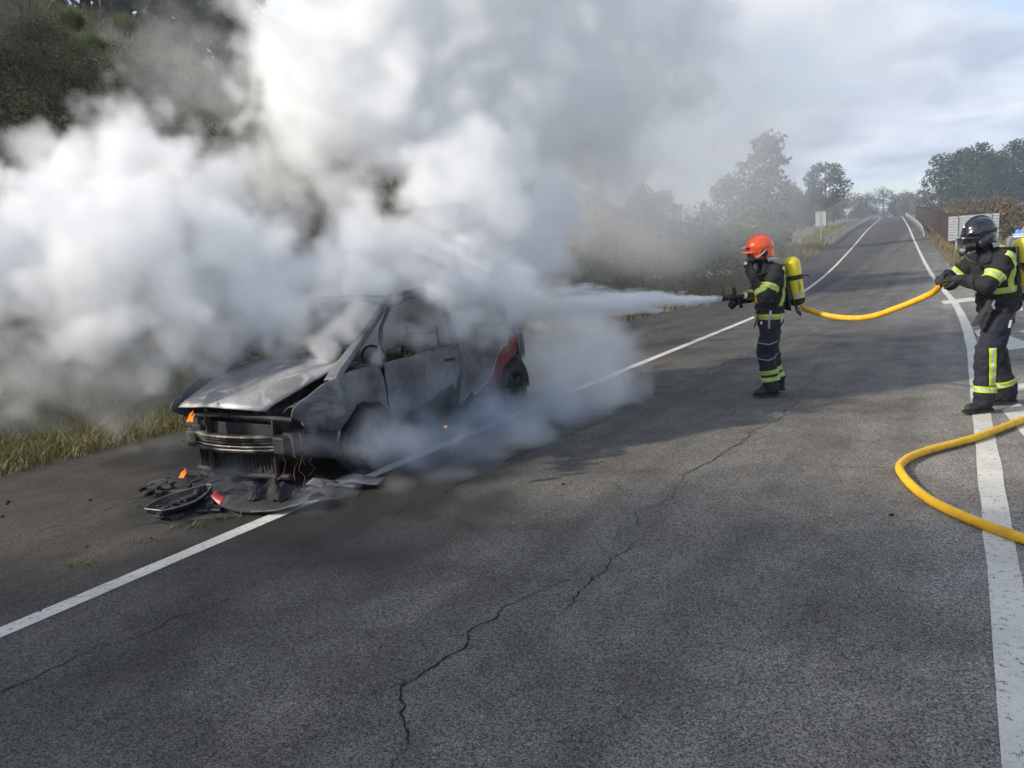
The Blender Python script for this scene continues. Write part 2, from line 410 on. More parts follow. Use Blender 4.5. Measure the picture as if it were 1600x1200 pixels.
tag(blades('far_verge_grass', ground_spots(9000, 15, 75, -9.5, -6.3, off_left) + ground_spots(9000, 26, 110, 1.2, 5.5, lambda s, t: t > right_edge(s) + .05), .15, .55, .035, MAT_DRY, .9), 'tan dry grass along both verges of the far road', 'grass', kind='stuff')
tag(blades('far_verge_green', ground_spots(5000, 60, 170, -10, -6.9, None) + ground_spots(6000, 24, 60, 1.5, 9, lambda s, t: t > right_edge(s) + .3), .2, .7, .05, MAT_GRASS, .9), 'green grass behind the guard rails of the climbing road', 'grass', kind='stuff')

def leaf_cloud(mb, c, rad, n, size, up=.3):
    """small leaf faces spread through an ellipsoid, denser toward its shell"""
    for _ in range(n):
        d = Vector((random.gauss(0, 1), random.gauss(0, 1), random.gauss(0, 1))).normalized()*(random.random()**.45)
        p = Vector((c[0]+d.x*rad[0], c[1]+d.y*rad[1], c[2]+d.z*rad[2]))
        a = Vector((random.gauss(0, 1), random.gauss(0, 1), random.gauss(0, 1))).normalized()
        b = a.cross(Vector((random.gauss(0, 1), random.gauss(0, 1), random.gauss(0, 1))).normalized()).normalized()
        k = size*random.uniform(.6, 1.3); a *= k; b *= k*.6
        mb.add([p-a, p-b, p+a, p+b], [(0, 1, 2, 3)])
def make_tree(name, label, cat, h, kind, leafmat, seed, group=None, rad=None, dens=1., leaf=None):
    random.seed(seed)
    t = thing(name, label, cat, group=group)
    tr = MB(); cr = MB()
    rad = rad or h*.28
    lean = Vector((random.uniform(-.03, .03)*h, random.uniform(-.03, .03)*h, 0))
    tr.tube([Vector((0, 0, -.5)), lean*.2 + Vector((0, 0, h*.2)), lean*.6 + Vector((0, 0, h*.55)), lean + Vector((0, 0, h*.93))], [h*.022, h*.019, h*.013, h*.003], 7)
    nl = {'round': 20, 'pine': 26, 'tall': 24, 'bush': 16}[kind]
    for i in range(nl):
        k = (i+.5)/nl
        if kind == 'pine': z = h*lerp(.35, .97, k); r = rad*(1-.72*((z/h-.35)/.62)**1.2); cl = rad*.36*(1.25-k*.6)
        elif kind == 'tall': z = h*lerp(.12, .97, k); r = rad*math.sin(math.pi*min(.97, .12+k*.85))**.7; cl = rad*.42
        elif kind == 'bush': z = h*lerp(.12, .86, k); r = rad*math.sqrt(max(.05, 1-(k)**2)); cl = rad*.42
        else: z = h*lerp(.38, .92, k); r = rad*math.sqrt(max(.06, 1-((k-.4)/.62)**2)); cl = rad*.40
        a = i*2.4 + random.uniform(-.5, .5); rr = r*random.uniform(.35, 1.)
        c = Vector((math.cos(a)*rr, math.sin(a)*rr, z)) + lean*(z/h)
        st = lean*(z/h)*.9 + Vector((0, 0, max(0., z - rr*.6)))
        tr.tube([st, st.lerp(c, .6) + Vector((0, 0, -.05*rr)), c], [h*.008, h*.005, h*.002], 5)
        leaf_cloud(cr, c, (cl*random.uniform(.8, 1.3), cl*random.uniform(.8, 1.3), cl*random.uniform(.5, .85)), int(130*dens), leaf or h*.016 + .05)
    tr.build('trunk', MAT_BARK, t); cr.build('crown', leafmat, t, smooth=False)
    random.seed(seed+99)
    return t
def plant(o, s, t, rz=0., sc_=1., dz=0.):
    p = RP(s, t, gz(s, t)-zp(s) + dz); o.location = p; o.rotation_euler = (0, 0, rz); o.scale = (sc_, sc_, sc_*random.uniform(.92, 1.1)); return o
def spread(proto, spots, label=None, group=None):
    for i, (s, t, k) in enumerate(spots):
        o = proto if i == 0 else copy_tree(proto)
        plant(o, s, t, random.uniform(0, 6.28), k)
pine = make_tree('pine_tree', 'dark pine tree on top of the roadside slope', 'tree', 9., 'pine', MAT_PINE, 3, 'pine trees on top of the slope')
spread(pine, [(16, -25, 1.), (19, -27, 1.1), (23, -26, .9), (27, -29, 1.2), (13, -28, 1.15), (31, -27, 1.), (21, -31, 1.2), (35, -25, .85), (10, -31, 1.2), (26, -34, 1.1),
              (-10, -15, 1.0), (-13, -18, 1.1), (-16, -13, 1.0), (-7.4, -14.3, .95), (-9.2, -12.6, 1.05), (-12, -15.5, 1.1)])
fp = make_tree('stone_pine', 'bluish pine with tall round crown in the grove right of the far road', 'tree', 15., 'tall', MAT_PINE, 5, 'pine grove right of the far road', rad=5.)
spread(fp, [(172, 6.5, .72), (178, 9.5, .82), (170, 12.5, .80), (184, 15.5, .84), (174, 18.5, .78), (186, 22, .80), (172, 25.5, .7), (190, 29, .76), (180, 33, .7), (192, 12, .86), (182, 39, .72), (196, 18, .84), (200, 26, .8)])
rp = make_tree('round_pine', 'single round pine rising above the bushes left of the guard rail', 'tree', 9.5, 'round', MAT_PINE, 6, rad=3.0); plant(rp, 127, -10.6, 1.)
tp = make_tree('poplar_tree', 'tall thin tree half lost in the drifting smoke', 'tree', 10., 'tall', MAT_LEAF, 8, rad=2.3, dens=.85); plant(tp, 66, -10.4, .3)
t2 = make_tree('broadleaf_tree', 'leafy tree behind the left guard rail', 'tree', 7., 'tall', MAT_LEAF, 9, 'leafy trees along the left side of the climbing road', rad=2.6)
spread(t2, [(70, -14.5, .9), (84, -14, .8), (96, -16, .95), (120, -14.5, .9), (135, -17, 1.), (150, -15, 1.0), (52, -17, .75), (60, -18, .8), (175, -17, 1.), (195, -14, .95), (40, -16, .7)])
t3 = make_tree('autumn_tree', 'rusty autumn tree in the far tree line at the crest', 'tree', 8., 'bush', MAT_LEAF2, 10, 'rusty trees of the far tree line', rad=4.)
spread(t3, [(262, -22, 1.), (270, -12, 1.1), (275, -34, 1.2), (268, 2, 1.), (290, -46, 1.2)])
t4 = make_tree('ridge_tree', 'dark tree in the long far tree line behind the crest', 'tree', 12., 'bush', MAT_PINE, 11, 'dark trees of the far tree line', rad=5.5)
spread(t4, [(278 + (i % 3)*13, -70 + i*3.4 + random.uniform(-1, 1), random.uniform(.7, 1.05)) for i in range(44)])
b1 = make_tree('roadside_bush', 'olive green bush on the verge left of the road', 'bush', 3.2, 'bush', MAT_LEAF, 12, 'bushes on the left verge', rad=1.7)
spread(b1, [(24, -10.6, .85), (27, -11.6, 1.0), (30, -10.4, .9), (33, -11.5, 1.05), (36, -10.2, .95), (39, -11.0, 1.1), (43, -10.2, .9), (46, -9.4, .8), (50, -10.2, 1.), (54, -9.3, .85), (58, -10.4, 1.0), (64, -10.2, .9), (70, -10.6, .8), (28, -14, 1.2), (34, -15, 1.2), (40, -14, 1.2)])
b2 = make_tree('verge_bush', 'yellowish bush on the verge right of the road', 'bush', 2.4, 'bush', MAT_LEAF2, 13, 'bushes on the right verge', rad=1.5)
spread(b2, [(66, 5.2, 1.), (74, 6.5, 1.2), (82, 5.2, 1.), (60, 7.5, 1.1), (68, 9.5, 1.2), (92, 6.5, 1.2), (56, 10, 1.2), (76, 12, 1.3), (100, 9, 1.4), (112, 7, 1.3), (88, 13, 1.4), (62, 13, 1.2), (70, 16, 1.3), (58, 16, 1.2), (128, 6.5, 1.3)])
def broom(name, label, seed, h, n, mat, group, spreadk=.45):
    random.seed(seed); mb = MB()
    for _ in range(n):
        a = random.uniform(0, 6.28); r = random.random()**.7; hh = h*random.uniform(.5, 1)*(1-.35*r)
        b = Vector((math.cos(a)*r*.18*h, math.sin(a)*r*.18*h, -.05)); e = Vector((math.cos(a)*r*spreadk*h, math.sin(a)*r*spreadk*h, hh))
        m_ = b.lerp(e, .55) + Vector((0, 0, .07*h)); w = Vector((-math.sin(a+1), math.cos(a+1), 0))*.016
        mb.add([b-w, b+w, m_+w, m_-w, e], [(0, 1, 2, 3), (3, 2, 4)])
        for _k in range(2):
            q = m_.lerp(e, random.random()); d = Vector((random.uniform(-.12, .12), random.uniform(-.12, .12), .16))*h*.6
            mb.add([q-w*.8, q+w*.8, q+d], [(0, 1, 2)])
    t = thing(name, label, 'shrub', group=group); mb.build('stems', mat, t, smooth=False); random.seed(seed+5); return t
br = broom('broom_shrub', 'bright green upright broom shrub on the dry slope', 21, 1.5, 900, MAT_BROOM, 'broom shrubs on the slope', .62)
spread(br, [(12.1, -18.5, .62), (12.7, -18.9, .5), (15.5, -21.3, .5), (10.2, -20.6, .55), (13.4, -20.6, .45), (17.2, -21.0, .55)])
bb = make_tree('bramble_bush', 'dark brown bramble thicket on the slope', 'bush', 1.3, 'bush', MAT_BRAMBLE, 23, 'bramble thickets on the slope', rad=1.25, dens=2.6, leaf=.034)
spread(bb, [(10.0, -17.8, .7), (11.0, -17.6, .8), (9.6, -16.6, .8), (10.8, -16.2, .9), (11.6, -19.2, .6), (12.4, -17.2, .7), (8.9, -16.0, .9), (13.8, -18.2, .6), (5.2, -14.2, 1.), (6.6, -15.2, 1.2), (7.2, -13.6, 1.), (8.6, -14.6, 1.2), (9.4, -13.0, 1.), (6.0, -17.2, 1.1), (7.6, -17.4, 1.1), (10.4, -15.0, 1.), (4.6, -12.4, .9), (11.6, -13.4, 1.1), (13.2, -15.2, 1.1), (8.4, -19.4, 1.2), (6.4, -20.2, 1.2), (12.4, -17.4, .9), (15.0, -13.8, 1.1), (17.5, -15.0, 1.1), (10.2, -11.8, .9), (13.6, -12.0, .9)])

# ------------------------------------------------------------------ roadside furniture
def guard_rail(name, label, t, s0, s1, side, step=4.0):
    root = thing(name, label, 'guard rail', RP(s0, t)); o = Vector(root.location)
    prof = [(0, -.155), (.035, -.12), (.035, -.07), (-.02, -.035), (-.02, .035), (.035, .07), (.035, .12), (0, .155)]
    ss = list(np.arange(s0, s1, step)); rows = []
    n_ = VV_*side
    for i, s in enumerate(ss):
        dz = .62 if i else .12
        rows.append([RP(s, t) - o + n_*a + Vector((0, 0, dz + b)) for a, b in prof])
    mb = MB(); mb.grid(rows); mb.build('rail', MAT_GALV, root, solid=.006)
    for s in ss[1:]:
        p = MB(); p.box(RP(s, t + .08*(-side)) - o + Vector((0, 0, .33)), (.09, .09, .74)); p.build('post', MAT_GALV, root, smooth=False)
    return root
guard_rail('guard_rail', 'galvanised guard rail along the left edge of the climbing road', -6.75, 72, 232, 1)
guard_rail('guard_rail', 'short pale guard rail along the right edge of the climbing road', 1.15, 80, 228, -1)
def rusty_fence():
    root = thing('steel_screen', 'dark rusted steel panel screen on the right verge', 'fence', RP(60, 2.3)); o = Vector(root.location)
    k = 0; s = 60.
    while s < 168:
        gap = 76 < s < 80
        L = 2.6
        if not gap:
            mb = MB()
            for j in range(9):
                a = RP(s + L*j/9 + .01, 2.3, gz(s, 2.3)-zp(s) - .1) - o; b = RP(s + L*(j+1)/9 - .01, 2.3, gz(s, 2.3)-zp(s) - .1) - o
                off = VV_*(.05 if j % 2 else -.05); hh = Vector((0, 0, 2.15 + .04*math.sin(k*1.7)))
                mb.add([a+off, b+off, b+off+hh, a+off+hh], [(0, 1, 2, 3)])
                if j < 8:
                    off2 = VV_*(-.05 if j % 2 else .05); mb.add([b+off, b+off2, b+off2+hh, b+off+hh], [(0, 1, 2, 3)])
            mb.build('panel', MAT_RUST, root, smooth=False, solid=.012)
        p = MB(); q = RP(s - .06, 2.3, gz(s, 2.3)-zp(s)) - o; p.box(q + Vector((0, 0, 1.05)), (.14, .14, 2.5), Matrix.Rotation(-TH, 3, 'Z')); p.build('post', MAT_RUST, root, smooth=False)
        s += L + .12; k += 1
rusty_fence()
def sign_back(name, label, s, t, w, h, z0, shape='rect', slats=0, posts=1, yaw=0.):
    root = thing(name, label, 'road sign', RP(s, t, gz(s, t)-zp(s)), -TH + yaw)
    for k in range(posts):
        x = 0 if posts == 1 else (-.33 + .66*k)*w
        mb = MB()
        mb.tube([(x, .06, -.3), (x, .06, z0 + h*.92)], .035 if posts == 1 else .07, 10); mb.build('post', MAT_GALV, root)
    if slats:
        for k in range(slats):
            hh = h/slats; mb = MB(); mb.box((0, 0, z0 + hh*(k+.5)), (w, .03, hh*.86)); mb.build('slat', MAT_SIGNBACK, root, smooth=False, bevel=.006)
        for x in (-.33*w, .33*w):
            mb = MB(); mb.box((x, -.05, z0 + h/2), (.16, .05, h*.98)); mb.build('bracket', MAT_GALV, root, smooth=False)
    elif shape == 'rect':
        mb = MB(); mb.box((0, 0, z0 + h/2), (w, .02, h)); mb.build('panel', MAT_SIGNBACK, root, smooth=False, bevel=.005)
        mb = MB(); mb.box((0, -.03, z0 + h/2), (.1, .03, h*.96)); mb.build('bracket', MAT_GALV, root, smooth=False)
    else:
        d = -1 if shape == 'yield' else 1
        A = [Vector((-w/2, 0, z0 + (h if d < 0 else 0))), Vector((w/2, 0, z0 + (h if d < 0 else 0))), Vector((0, 0, z0 + (0 if d < 0 else h)))]
        mb = MB(); mb.add([p + Vector((0, y, 0)) for y in (-.012, .012) for p in A], [(0, 1, 2), (5, 4, 3), (0, 3, 4, 1), (1, 4, 5, 2), (2, 5, 3, 0)])
        mb.build('panel', MAT_SIGNBACK, root, smooth=False, bevel=.004)
        mb = MB(); mb.box((0, -.03, z0 + h*.55), (w*.5, .025, .05)); mb.build('bracket', MAT_GALV, root, smooth=False)
    return root
sign_back('road_sign', 'grey back of a small rectangular sign on a post behind the left guard rail', 80, -7.6, .95, 1.35, 1.6)
sign_back('road_sign', 'grey back of an inverted triangle sign further up the left verge', 140, -8.3, 1.3, 1.15, 1.7, 'yield')
sign_back('direction_sign', 'large slatted grey back of a direction sign on two posts', 54, 2.95, 2.6, 1.45, .95, slats=9, posts=2, yaw=-.12)
sign_back('warning_sign', 'grey back of an upright triangle sign on the right verge', 45, 4.35, 1.0, .85, .95, 'warn')
pole = thing('marker_pole', 'thin white pole standing on the red soil bank', 'pole', RP(232, 10, gz(232, 10)-zp(232) + 2.2))
mb = MB(); mb.tube([(0, 0, -2), (0, 0, 5)], .12, 8); mb.build('shaft', M('white_pole', (.7, .7, .7), rough=.5), pole)
mb = MB(); mb.ell((0, 0, 5.1), (.2, .2, .12)); mb.build('cap', MAT_GALV, pole)

# ------------------------------------------------------------------ the burnt car
# car frame: x toward its nose, y toward its left side, z up
CAR_O = RP(6.15, -5.18, .006)
def char_mat(name, c1, c2, c3, ns=3., rough=.8, metal=.0, swirl=0.):
    """burnt sheet: soot, bare grey oxide and pale ash in flowing patches"""
    m, t, b = base_mat(name); v = coords(t)
    if swirl:
        w = _n(t, 'ShaderNodeTexNoise', {'Vector': v, 'Scale': 1.6, 'Detail': 2.}).outputs['Color']
        v = _n(t, 'ShaderNodeVectorMath', {0: v, 1: _n(t, 'ShaderNodeVectorMath', {0: w, 1: (swirl,)*3}, operation='MULTIPLY').outputs[0]}, operation='ADD').outputs[0]
    a = nz(t, v, ns, 5., .55, .6 if swirl else .2); f = nz(t, v, ns*9, 5., .65)
    c = mixc(t, rng(t, a, .40, .60), c1, c2)
    c = mixc(t, rng(t, nz(t, v, ns*.7, 4., .6, 1.2), .52, .62, 0, .85), c, c3)
    c = mixc(t, rng(t, f, .35, .7, 0, .45), c, c1)
    t.links.new(c, b.inputs['Base Color']); b.inputs['Roughness'].default_value = rough; b.inputs['Metallic'].default_value = metal
    bump(t, b, mth(t, 'ADD', mth(t, 'MULTIPLY', a, 2.), f), .35, .008); return m
ASH = char_mat('ash_sheet', (.065, .067, .075), (.15, .155, .17), (.25, .255, .27), 2.6)
HOODM = char_mat('ash_hood', (.17, .16, .155), (.32, .325, .34), (.52, .525, .54), 2.2, .55, .25, swirl=.5)
SOOT = char_mat('soot', (.012, .012, .013), (.028, .028, .03), (.05, .048, .046), 5.)
BURNT = char_mat('burnt_steel', (.03, .029, .03), (.07, .068, .068), (.13, .125, .12), 4., .65, .4)
ALLOY = M('scorched_alloy', (.022, .021, .02), (.15, .145, .135), rough=.5, metal=.7, ns=8., lo=.45, hi=.75)
RUBBER = M('burnt_rubber', (.010, .010, .011), (.03, .03, .031), rough=.9, ns=14., bs_=(40., .4))
REDP = M('red_paint', (.36, .018, .022), (.16, .018, .02), rough=.45, ns=5., lo=.45, hi=.7)
def side_mat(name, lowline):
    """ash above a ragged burn line, black with painted-in shade or surviving paint below it"""
    m, t, b = base_mat(name); v = coords(t); sx = _n(t, 'ShaderNodeSeparateXYZ', {0: v})
    rag = mth(t, 'ADD', mth(t, 'MULTIPLY', mth(t, 'SUBTRACT', nz(t, v, 4.5, 3., .5), .5), .34), mth(t, 'MULTIPLY', mth(t, 'SUBTRACT', nz(t, v, 22., 5., .6), .5), .07))
    a = nz(t, v, 2.6, 5., .55, .3); f = nz(t, v, 24., 5., .65)
    ash = mixc(t, rng(t, a, .38, .62), (.085, .088, .097), (.19, .195, .21)); ash = mixc(t, rng(t, f, .4, .7, 0, .6), ash, (.06, .06, .065))
    if lowline == 'door':
        ln = mth(t, 'ADD', mth(t, 'MULTIPLY', sx.outputs[0], -.20), .52)          # burnt black below, its shade painted in; the edge climbs toward the tail
        low = mixc(t, rng(t, f, .35, .7), (.014, .014, .015), (.035, .033, .032))
        k = rng(t, mth(t, 'ADD', mth(t, 'SUBTRACT', sx.outputs[2], ln), rag), -.012, .012); c = mixc(t, k, low, ash)
    else:
        ln = mth(t, 'ADD', mth(t, 'MULTIPLY', sx.outputs[0], -.62), .03)            # paint survives low behind the door
        d = mth(t, 'ADD', mth(t, 'SUBTRACT', sx.outputs[2], ln), rag)
        red = mixc(t, rng(t, nz(t, v, 6., 4.), .35, .7), (.20, .016, .018), (.045, .014, .014))
        red = mixc(t, rng(t, mth(t, 'ADD', sx.outputs[2], rag), .34, .60, 1, 0), red, (.018, .012, .012))
        edge = rng(t, d, -.016, -.002); edge2 = rng(t, d, .0, .012)
        c = mixc(t, edge, red, (.55, .55, .55)); c = mixc(t, edge2, c, ash)
    t.links.new(c, b.inputs['Base Color']); b.inputs['Roughness'].default_value = .7; bump(t, b, mth(t, 'ADD', a, f), .3, .008); return m
DOORM = side_mat('burnt_door', 'door'); QUARTM = side_mat('burnt_quarter', 'quarter')

car = thing('burnt_car', 'burnt out red hatchback smoking on the shoulder with bare ashen panels', 'car', CAR_O, math.atan2(-UV_.y, -UV_.x))
def ysurf(x, z):
    y = .815 - .05*sstep(.5, .22, z) - .012*((z-.62)/.3)**2
    if z > .93: y -= .335*(z-.93)/.57 + .02
    if x > 1.2: y -= .085*((x-1.2)/.75)**2
    if x < -1.3: y -= .13*((-1.3-x)/.6)**2
    return y
def arch(cx, cz, r, a0, a1, n=9): return [(cx + r*math.cos(R(lerp(a0, a1, k/n))), cz + r*math.sin(R(lerp(a0, a1, k/n)))) for k in range(n+1)]
def panel(name, poly, side, mat, parent, buckle=.008, th=.012, off=0., hole=None, seed=0):
    bm = bmesh.new(); vs_ = [bm.verts.new((x, 0, z)) for x, z in poly]; bm.faces.new(vs_)
    bmesh.ops.triangulate(bm, faces=bm.faces[:])
    for ax, lo, hi in (((1, 0, 0), -2, 2.01), ((0, 0, 1), .1, 1.7)):
        k = lo
        while k < hi:
            bmesh.ops.bisect_plane(bm, geom=bm.verts[:]+bm.edges[:]+bm.faces[:], plane_co=Vector(ax)*k, plane_no=ax); k += .085
    if hole:
        cx, cz, r = hole
        kill = [f for f in bm.faces if math.hypot(f.calc_center_median().x-cx, f.calc_center_median().z-cz) < r]
        bmesh.ops.delete(bm, geom=kill, context='FACES')
        for w in bm.verts:
            if w.is_boundary:
                d = math.hypot(w.co.x-cx, w.co.z-cz)
                if r*.5 < d < r*1.6: w.co.x = cx + (w.co.x-cx)/d*r; w.co.z = cz + (w.co.z-cz)/d*r
    bmesh.ops.remove_doubles(bm, verts=bm.verts[:], dist=.004)
    for w in bm.verts:
        x, z = w.co.x, w.co.z
        w.co.y = side*(ysurf(x, z) + off + buckle*noise.noise(Vector((x*3.1, z*3.1, seed + side)))*2)
    me = bpy.data.meshes.new(name); bm.to_mesh(me); bm.free(); me.materials.append(mat)
    me.polygons.foreach_set('use_smooth', [True]*len(me.polygons)); me.set_sharp_from_angle(angle=R(35))
    o = bpy.data.objects.new(name, me); COL.objects.link(o); o.parent = parent
    k = o.modifiers.new('solid', 'SOLIDIFY'); k.thickness = th; k.offset = -1 if side > 0 else 1
    return o
FW, RW, WR = 1.17, -1.42, .285
for sd in (1, -1):
    fen = [(.96, .93), (1.3, .92), (1.62, .86), (1.84, .77), (1.93, .72), (1.95, .66), (1.86, .60), (1.76, .56), (1.66, .49), (1.60, .47), (1.53, .46)] + arch(FW, .28, .365, 28, 150)[0:] + [(.80, .40), (.79, .30), (.83, .28)][::1] + [(.885, .55), (.905, .80)]
    panel('front_fender', fen, sd, ASH, car, .016, seed=1)
    door = [(.86, .92), (.885, .80), (.865, .55), (.80, .285), (.5, .27), (-.27, .28), (-.295, .55), (-.31, .93), (.2, .935)]
    d = panel('front_door', door, sd, DOORM, car, .016, seed=2)
    h = MB(); h.tube([(-.22, sd*(ysurf(-.2, .8)+.004), .80), (-.18, sd*(ysurf(-.2, .8)+.03), .805), (-.08, sd*(ysurf(-.1, .8)+.03), .81), (-.04, sd*(ysurf(-.05, .8)+.004), .81)], .011, 8); h.build('door_handle', SOOT, d)
    quart = [(-.33, .93), (-.315, .55), (-.29, .285), (-.95, .30), (-1.04, .31)] + arch(RW, .28, .355, 172, 38, 9)[:] + [(-1.20, .55)][:0]
    quart = [(-.33, .93), (-.315, .55), (-.29, .285), (-1.05, .30)] + [p for p in arch(RW, .28, .36, 12, 92, 7)] + [(-1.47, .68), (-1.55, .78), (-1.58, .95), (-1.6, 1.06), (-1.2, .98)]
    panel('rear_quarter', quart, sd, QUARTM, car, .014, seed=3)
    lampp = [(-1.61, 1.06), (-1.585, .90), (-1.60, .78), (-1.57, .70), (-1.64, .63), (-1.70, .60), (-1.80, .64), (-1.88, .57), (-1.93, .56), (-1.93, .80), (-1.90, .98), (-1.82, 1.12)]
    panel('lamp_panel', lampp, sd, ASH, car, .008, hole=(-1.77, .90, .055), seed=4, off=.006)
    strip_ = [(-1.585, .93), (-1.53, .76), (-1.47, .66), (-1.50, .645), (-1.56, .69), (-1.58, .74), (-1.595, .9)]
    panel('paint_remnant', strip_, sd, REDP, car, .0, off=-.012, seed=5)
    lg = MB(); lg.grid([[(x, sd*lerp(.52, ysurf(x, .9) - .02, k), lerp(.90, .70, sstep(1.0, 1.95, x)) - .05*(k < .3) + .01*noise.noise(Vector((x*8, k*4, sd)))) for x in np.arange(.88, 1.86, .08)] for k in (0, .33, .66, 1)]); lg.build('inner_wing', SOOT, car, solid=.01)
    sill = MB(); sill.grid([[(x, sd*(.79 - .04*k), .29 - .05*k + .01*noise.noise(Vector((x*4, k, sd)))) for x in np.arange(-1.05, .83, .12)] for k in range(4)]); sill.build('sill', SOOT, car, solid=.02)
    # pillars and roof rail
    def pil(name, pts, r, mat=ASH, flat=.6):
        q = MB(); q.tube([(x, sd*y, z) for x, y, z in pts], r, 8, flat=flat); return q.build(name, mat, car)
    pil('a_pillar', [(1.46, .715, .84), (1.38, .715, .92), (1.15, .705, 1.07), (.80, .66, 1.27), (.52, .60, 1.43), (.40, .575, 1.485)], [.085, .075, .058, .05, .048, .05])
    pil('window_frame', [(.87, .765, .92), (.83, .745, 1.08), (.74, .70, 1.22), (.50, .635, 1.40), (.2, .60, 1.46), (-.28, .59, 1.475)], [.022, .022, .02, .02, .02, .02])
    pil('b_pillar', [(-.32, .775, .92), (-.33, .70, 1.2), (-.33, .60, 1.48)], [.05, .045, .04])
    pil('c_pillar', [(-1.48, .73, .96), (-1.43, .66, 1.2), (-1.35, .58, 1.44)], [.085, .07, .06])
    pil('roof_rail', [(.40, .575, 1.485), (0, .575, 1.515), (-.6, .57, 1.52), (-1.1, .565, 1.50), (-1.55, .555, 1.44), (-1.75, .555, 1.36)], .032)
    pil('d_pillar', [(-1.75, .555, 1.38), (-1.83, .64, 1.2), (-1.88, .68, 1.02)], [.04, .045, .05])
    mir = MB(); mir.capsule((.80, sd*.80, 1.0), .03, (.80, sd*.90, 1.01), .04, 8); mir.build('mirror_stub', SOOT, car)
    for wx in (FW, RW):
        w_ = bpy.data.objects.new('wheel', None); COL.objects.link(w_); w_.parent = car; w_.location = (wx, sd*.715, WR - .012)
        ty = MB(); Mx = Matrix.Rotation(R(90), 3, 'X')
        ty.lathe([(.19, -.085), (.225, -.095), (.27, -.09), (.288, -.06), (.29, 0), (.288, .06), (.27, .09), (.225, .095), (.19, .085), (.19, -.085)], 30, Mx)
        ty.v = [(x*(1 + .02*noise.noise(Vector((x*9, y*9, z*9)))), y, max(z*(1 + .02*noise.noise(Vector((x*9, y*9, z*9+3)))), -.276)) for x, y, z in ty.v]
        ty.build('tyre', RUBBER, w_)
        ri = MB(); ri.lathe([(.192, -.08), (.185, -.05), (.17, 0), (.185, .05), (.192, .08)], 26, Mx)
        for k in range(5):
            a = k*2*math.pi/5; ri.tube([(0, sd*.055, 0), (.09*math.cos(a), sd*.062, .09*math.sin(a)), (.185*math.cos(a), sd*.05, .185*math.sin(a))], [.035, .024, .028], 6)
        ri.lathe([(.0, .075), (.04, .07), (.05, .04), (.05, 0)], 14, Matrix.Rotation(R(-90*sd), 3, 'X'))
        ri.build('rim', SOOT, w_)
    # inner wheel houses
    for wx in (FW, RW):
        wh = MB(); wh.grid([[(x, sd*y, z) for x, z in arch(wx, .27, .37, -5, 185, 10)] for y in (.45, .62, .79)]); wh.grid([[(x, sd*.45, .27 + (z-.27)*k) for x, z in arch(wx, .27, .37, -5, 185, 10)] for k in (0, 1)]); wh.build('wheel_house', SOOT, car)
# floor, firewall, roof, tail
fl = MB(); fl.box((-.1, 0, .24), (3.3, 1.46, .05)); fl.box((.86, 0, .58), (.05, 1.48, .66)); fl.box((-1.62, 0, .46), (.5, 1.36, .4)); fl.build('floor_pan', SOOT, car, bevel=.02)
rf = MB(); rows = []
for i in range(15):
    x = lerp(.44, -1.72, i/14); row = []
    for k in range(11):
        y = lerp(-.57, .57, k/10)
        z = 1.545 - .085*(y/.57)**2 - .05*sstep(-.6, -1.75, x)*1.6 - .075*sstep(0, .44, x) + .02*noise.noise(Vector((x*2.2, y*2.2, 7))) - .045*math.exp(-((x+.5)/.5)**2-(y/.35)**2)
        row.append((x, y, z))
    rows.append(row)
rf.grid(rows); rf.build('roof', ASH, car, solid=.014)
hd = MB(); hd.tube([(.42, -.575, 1.475), (.46, -.3, 1.50), (.47, 0, 1.505), (.46, .3, 1.50), (.42, .575, 1.475)], .026, 8, flat=.7); hd.build('windscreen_header', ASH, car)
cw = MB(); cw.grid([[(lerp(1.18, 1.32, k/2) - .12*(y/.7)**2, y, .93 + .03*(k == 0)) for y in np.arange(-.7, .71, .1)] for k in range(3)]); cw.build('cowl', SOOT, car, solid=.02)
tg = MB(); tg.box((-1.86, 0, .62), (.05, 1.3, .25)); tg.box((-1.88, 0, .40), (.06, 1.3, .08)); tg.tube([(-1.80, -.66, 1.0), (-1.9, -.4, .98), (-1.92, 0, .97), (-1.9, .4, .98), (-1.80, .66, 1.0)], .03, 8); tg.build('tailgate_remains', SOOT, car, bevel=.01)
da = MB(); da.grid([[(.82 - .16*k + .02*noise.noise(Vector((y*5, k, 1))), y, .90 - .05*k*k*.5 + .03*noise.noise(Vector((y*6, k, 3)))) for y in np.arange(-.70, .71, .1)] for k in range(4)]); da.box((.62, 0, .74), (.3, 1.35, .2)); da.build('dashboard', SOOT, car)
sw = MB(); sw.tube([(.42 + .05*math.sin(a), .34 + .17*math.cos(a), .86 + .165*math.sin(a)) for a in np.arange(0, 6.28, .4)], .012, 6, closed=True); sw.tube([(.42, .34, .86), (.62, .34, .80)], .02, 6); sw.build('steering_wheel', SOOT, car)
for sx_, sy_ in ((-.05, .34), (-.05, -.34), (-.85, .3), (-.85, -.3)):
    se = MB(); q = .24
    for yy in (-q, q):
        se.tube([(sx_+.35, sy_+yy, .42), (sx_-.12, sy_+yy, .40), (sx_-.26, sy_+yy*.95, .95), (sx_-.30, sy_+yy*.8, 1.12)], .016, 6)
    for k in range(5): se.tube([(sx_-.13-.03*k, sy_-q, .5+.14*k), (sx_-.10-.03*k, sy_, .5+.14*k), (sx_-.13-.03*k, sy_+q, .5+.14*k)], .008, 5)
    for k in range(4): se.tube([(sx_+.3-.1*k, sy_-q, .41), (sx_+.3-.1*k, sy_, .38), (sx_+.3-.1*k, sy_+q, .41)], .008, 5)
    se.build('seat_frame', BURNT, car)
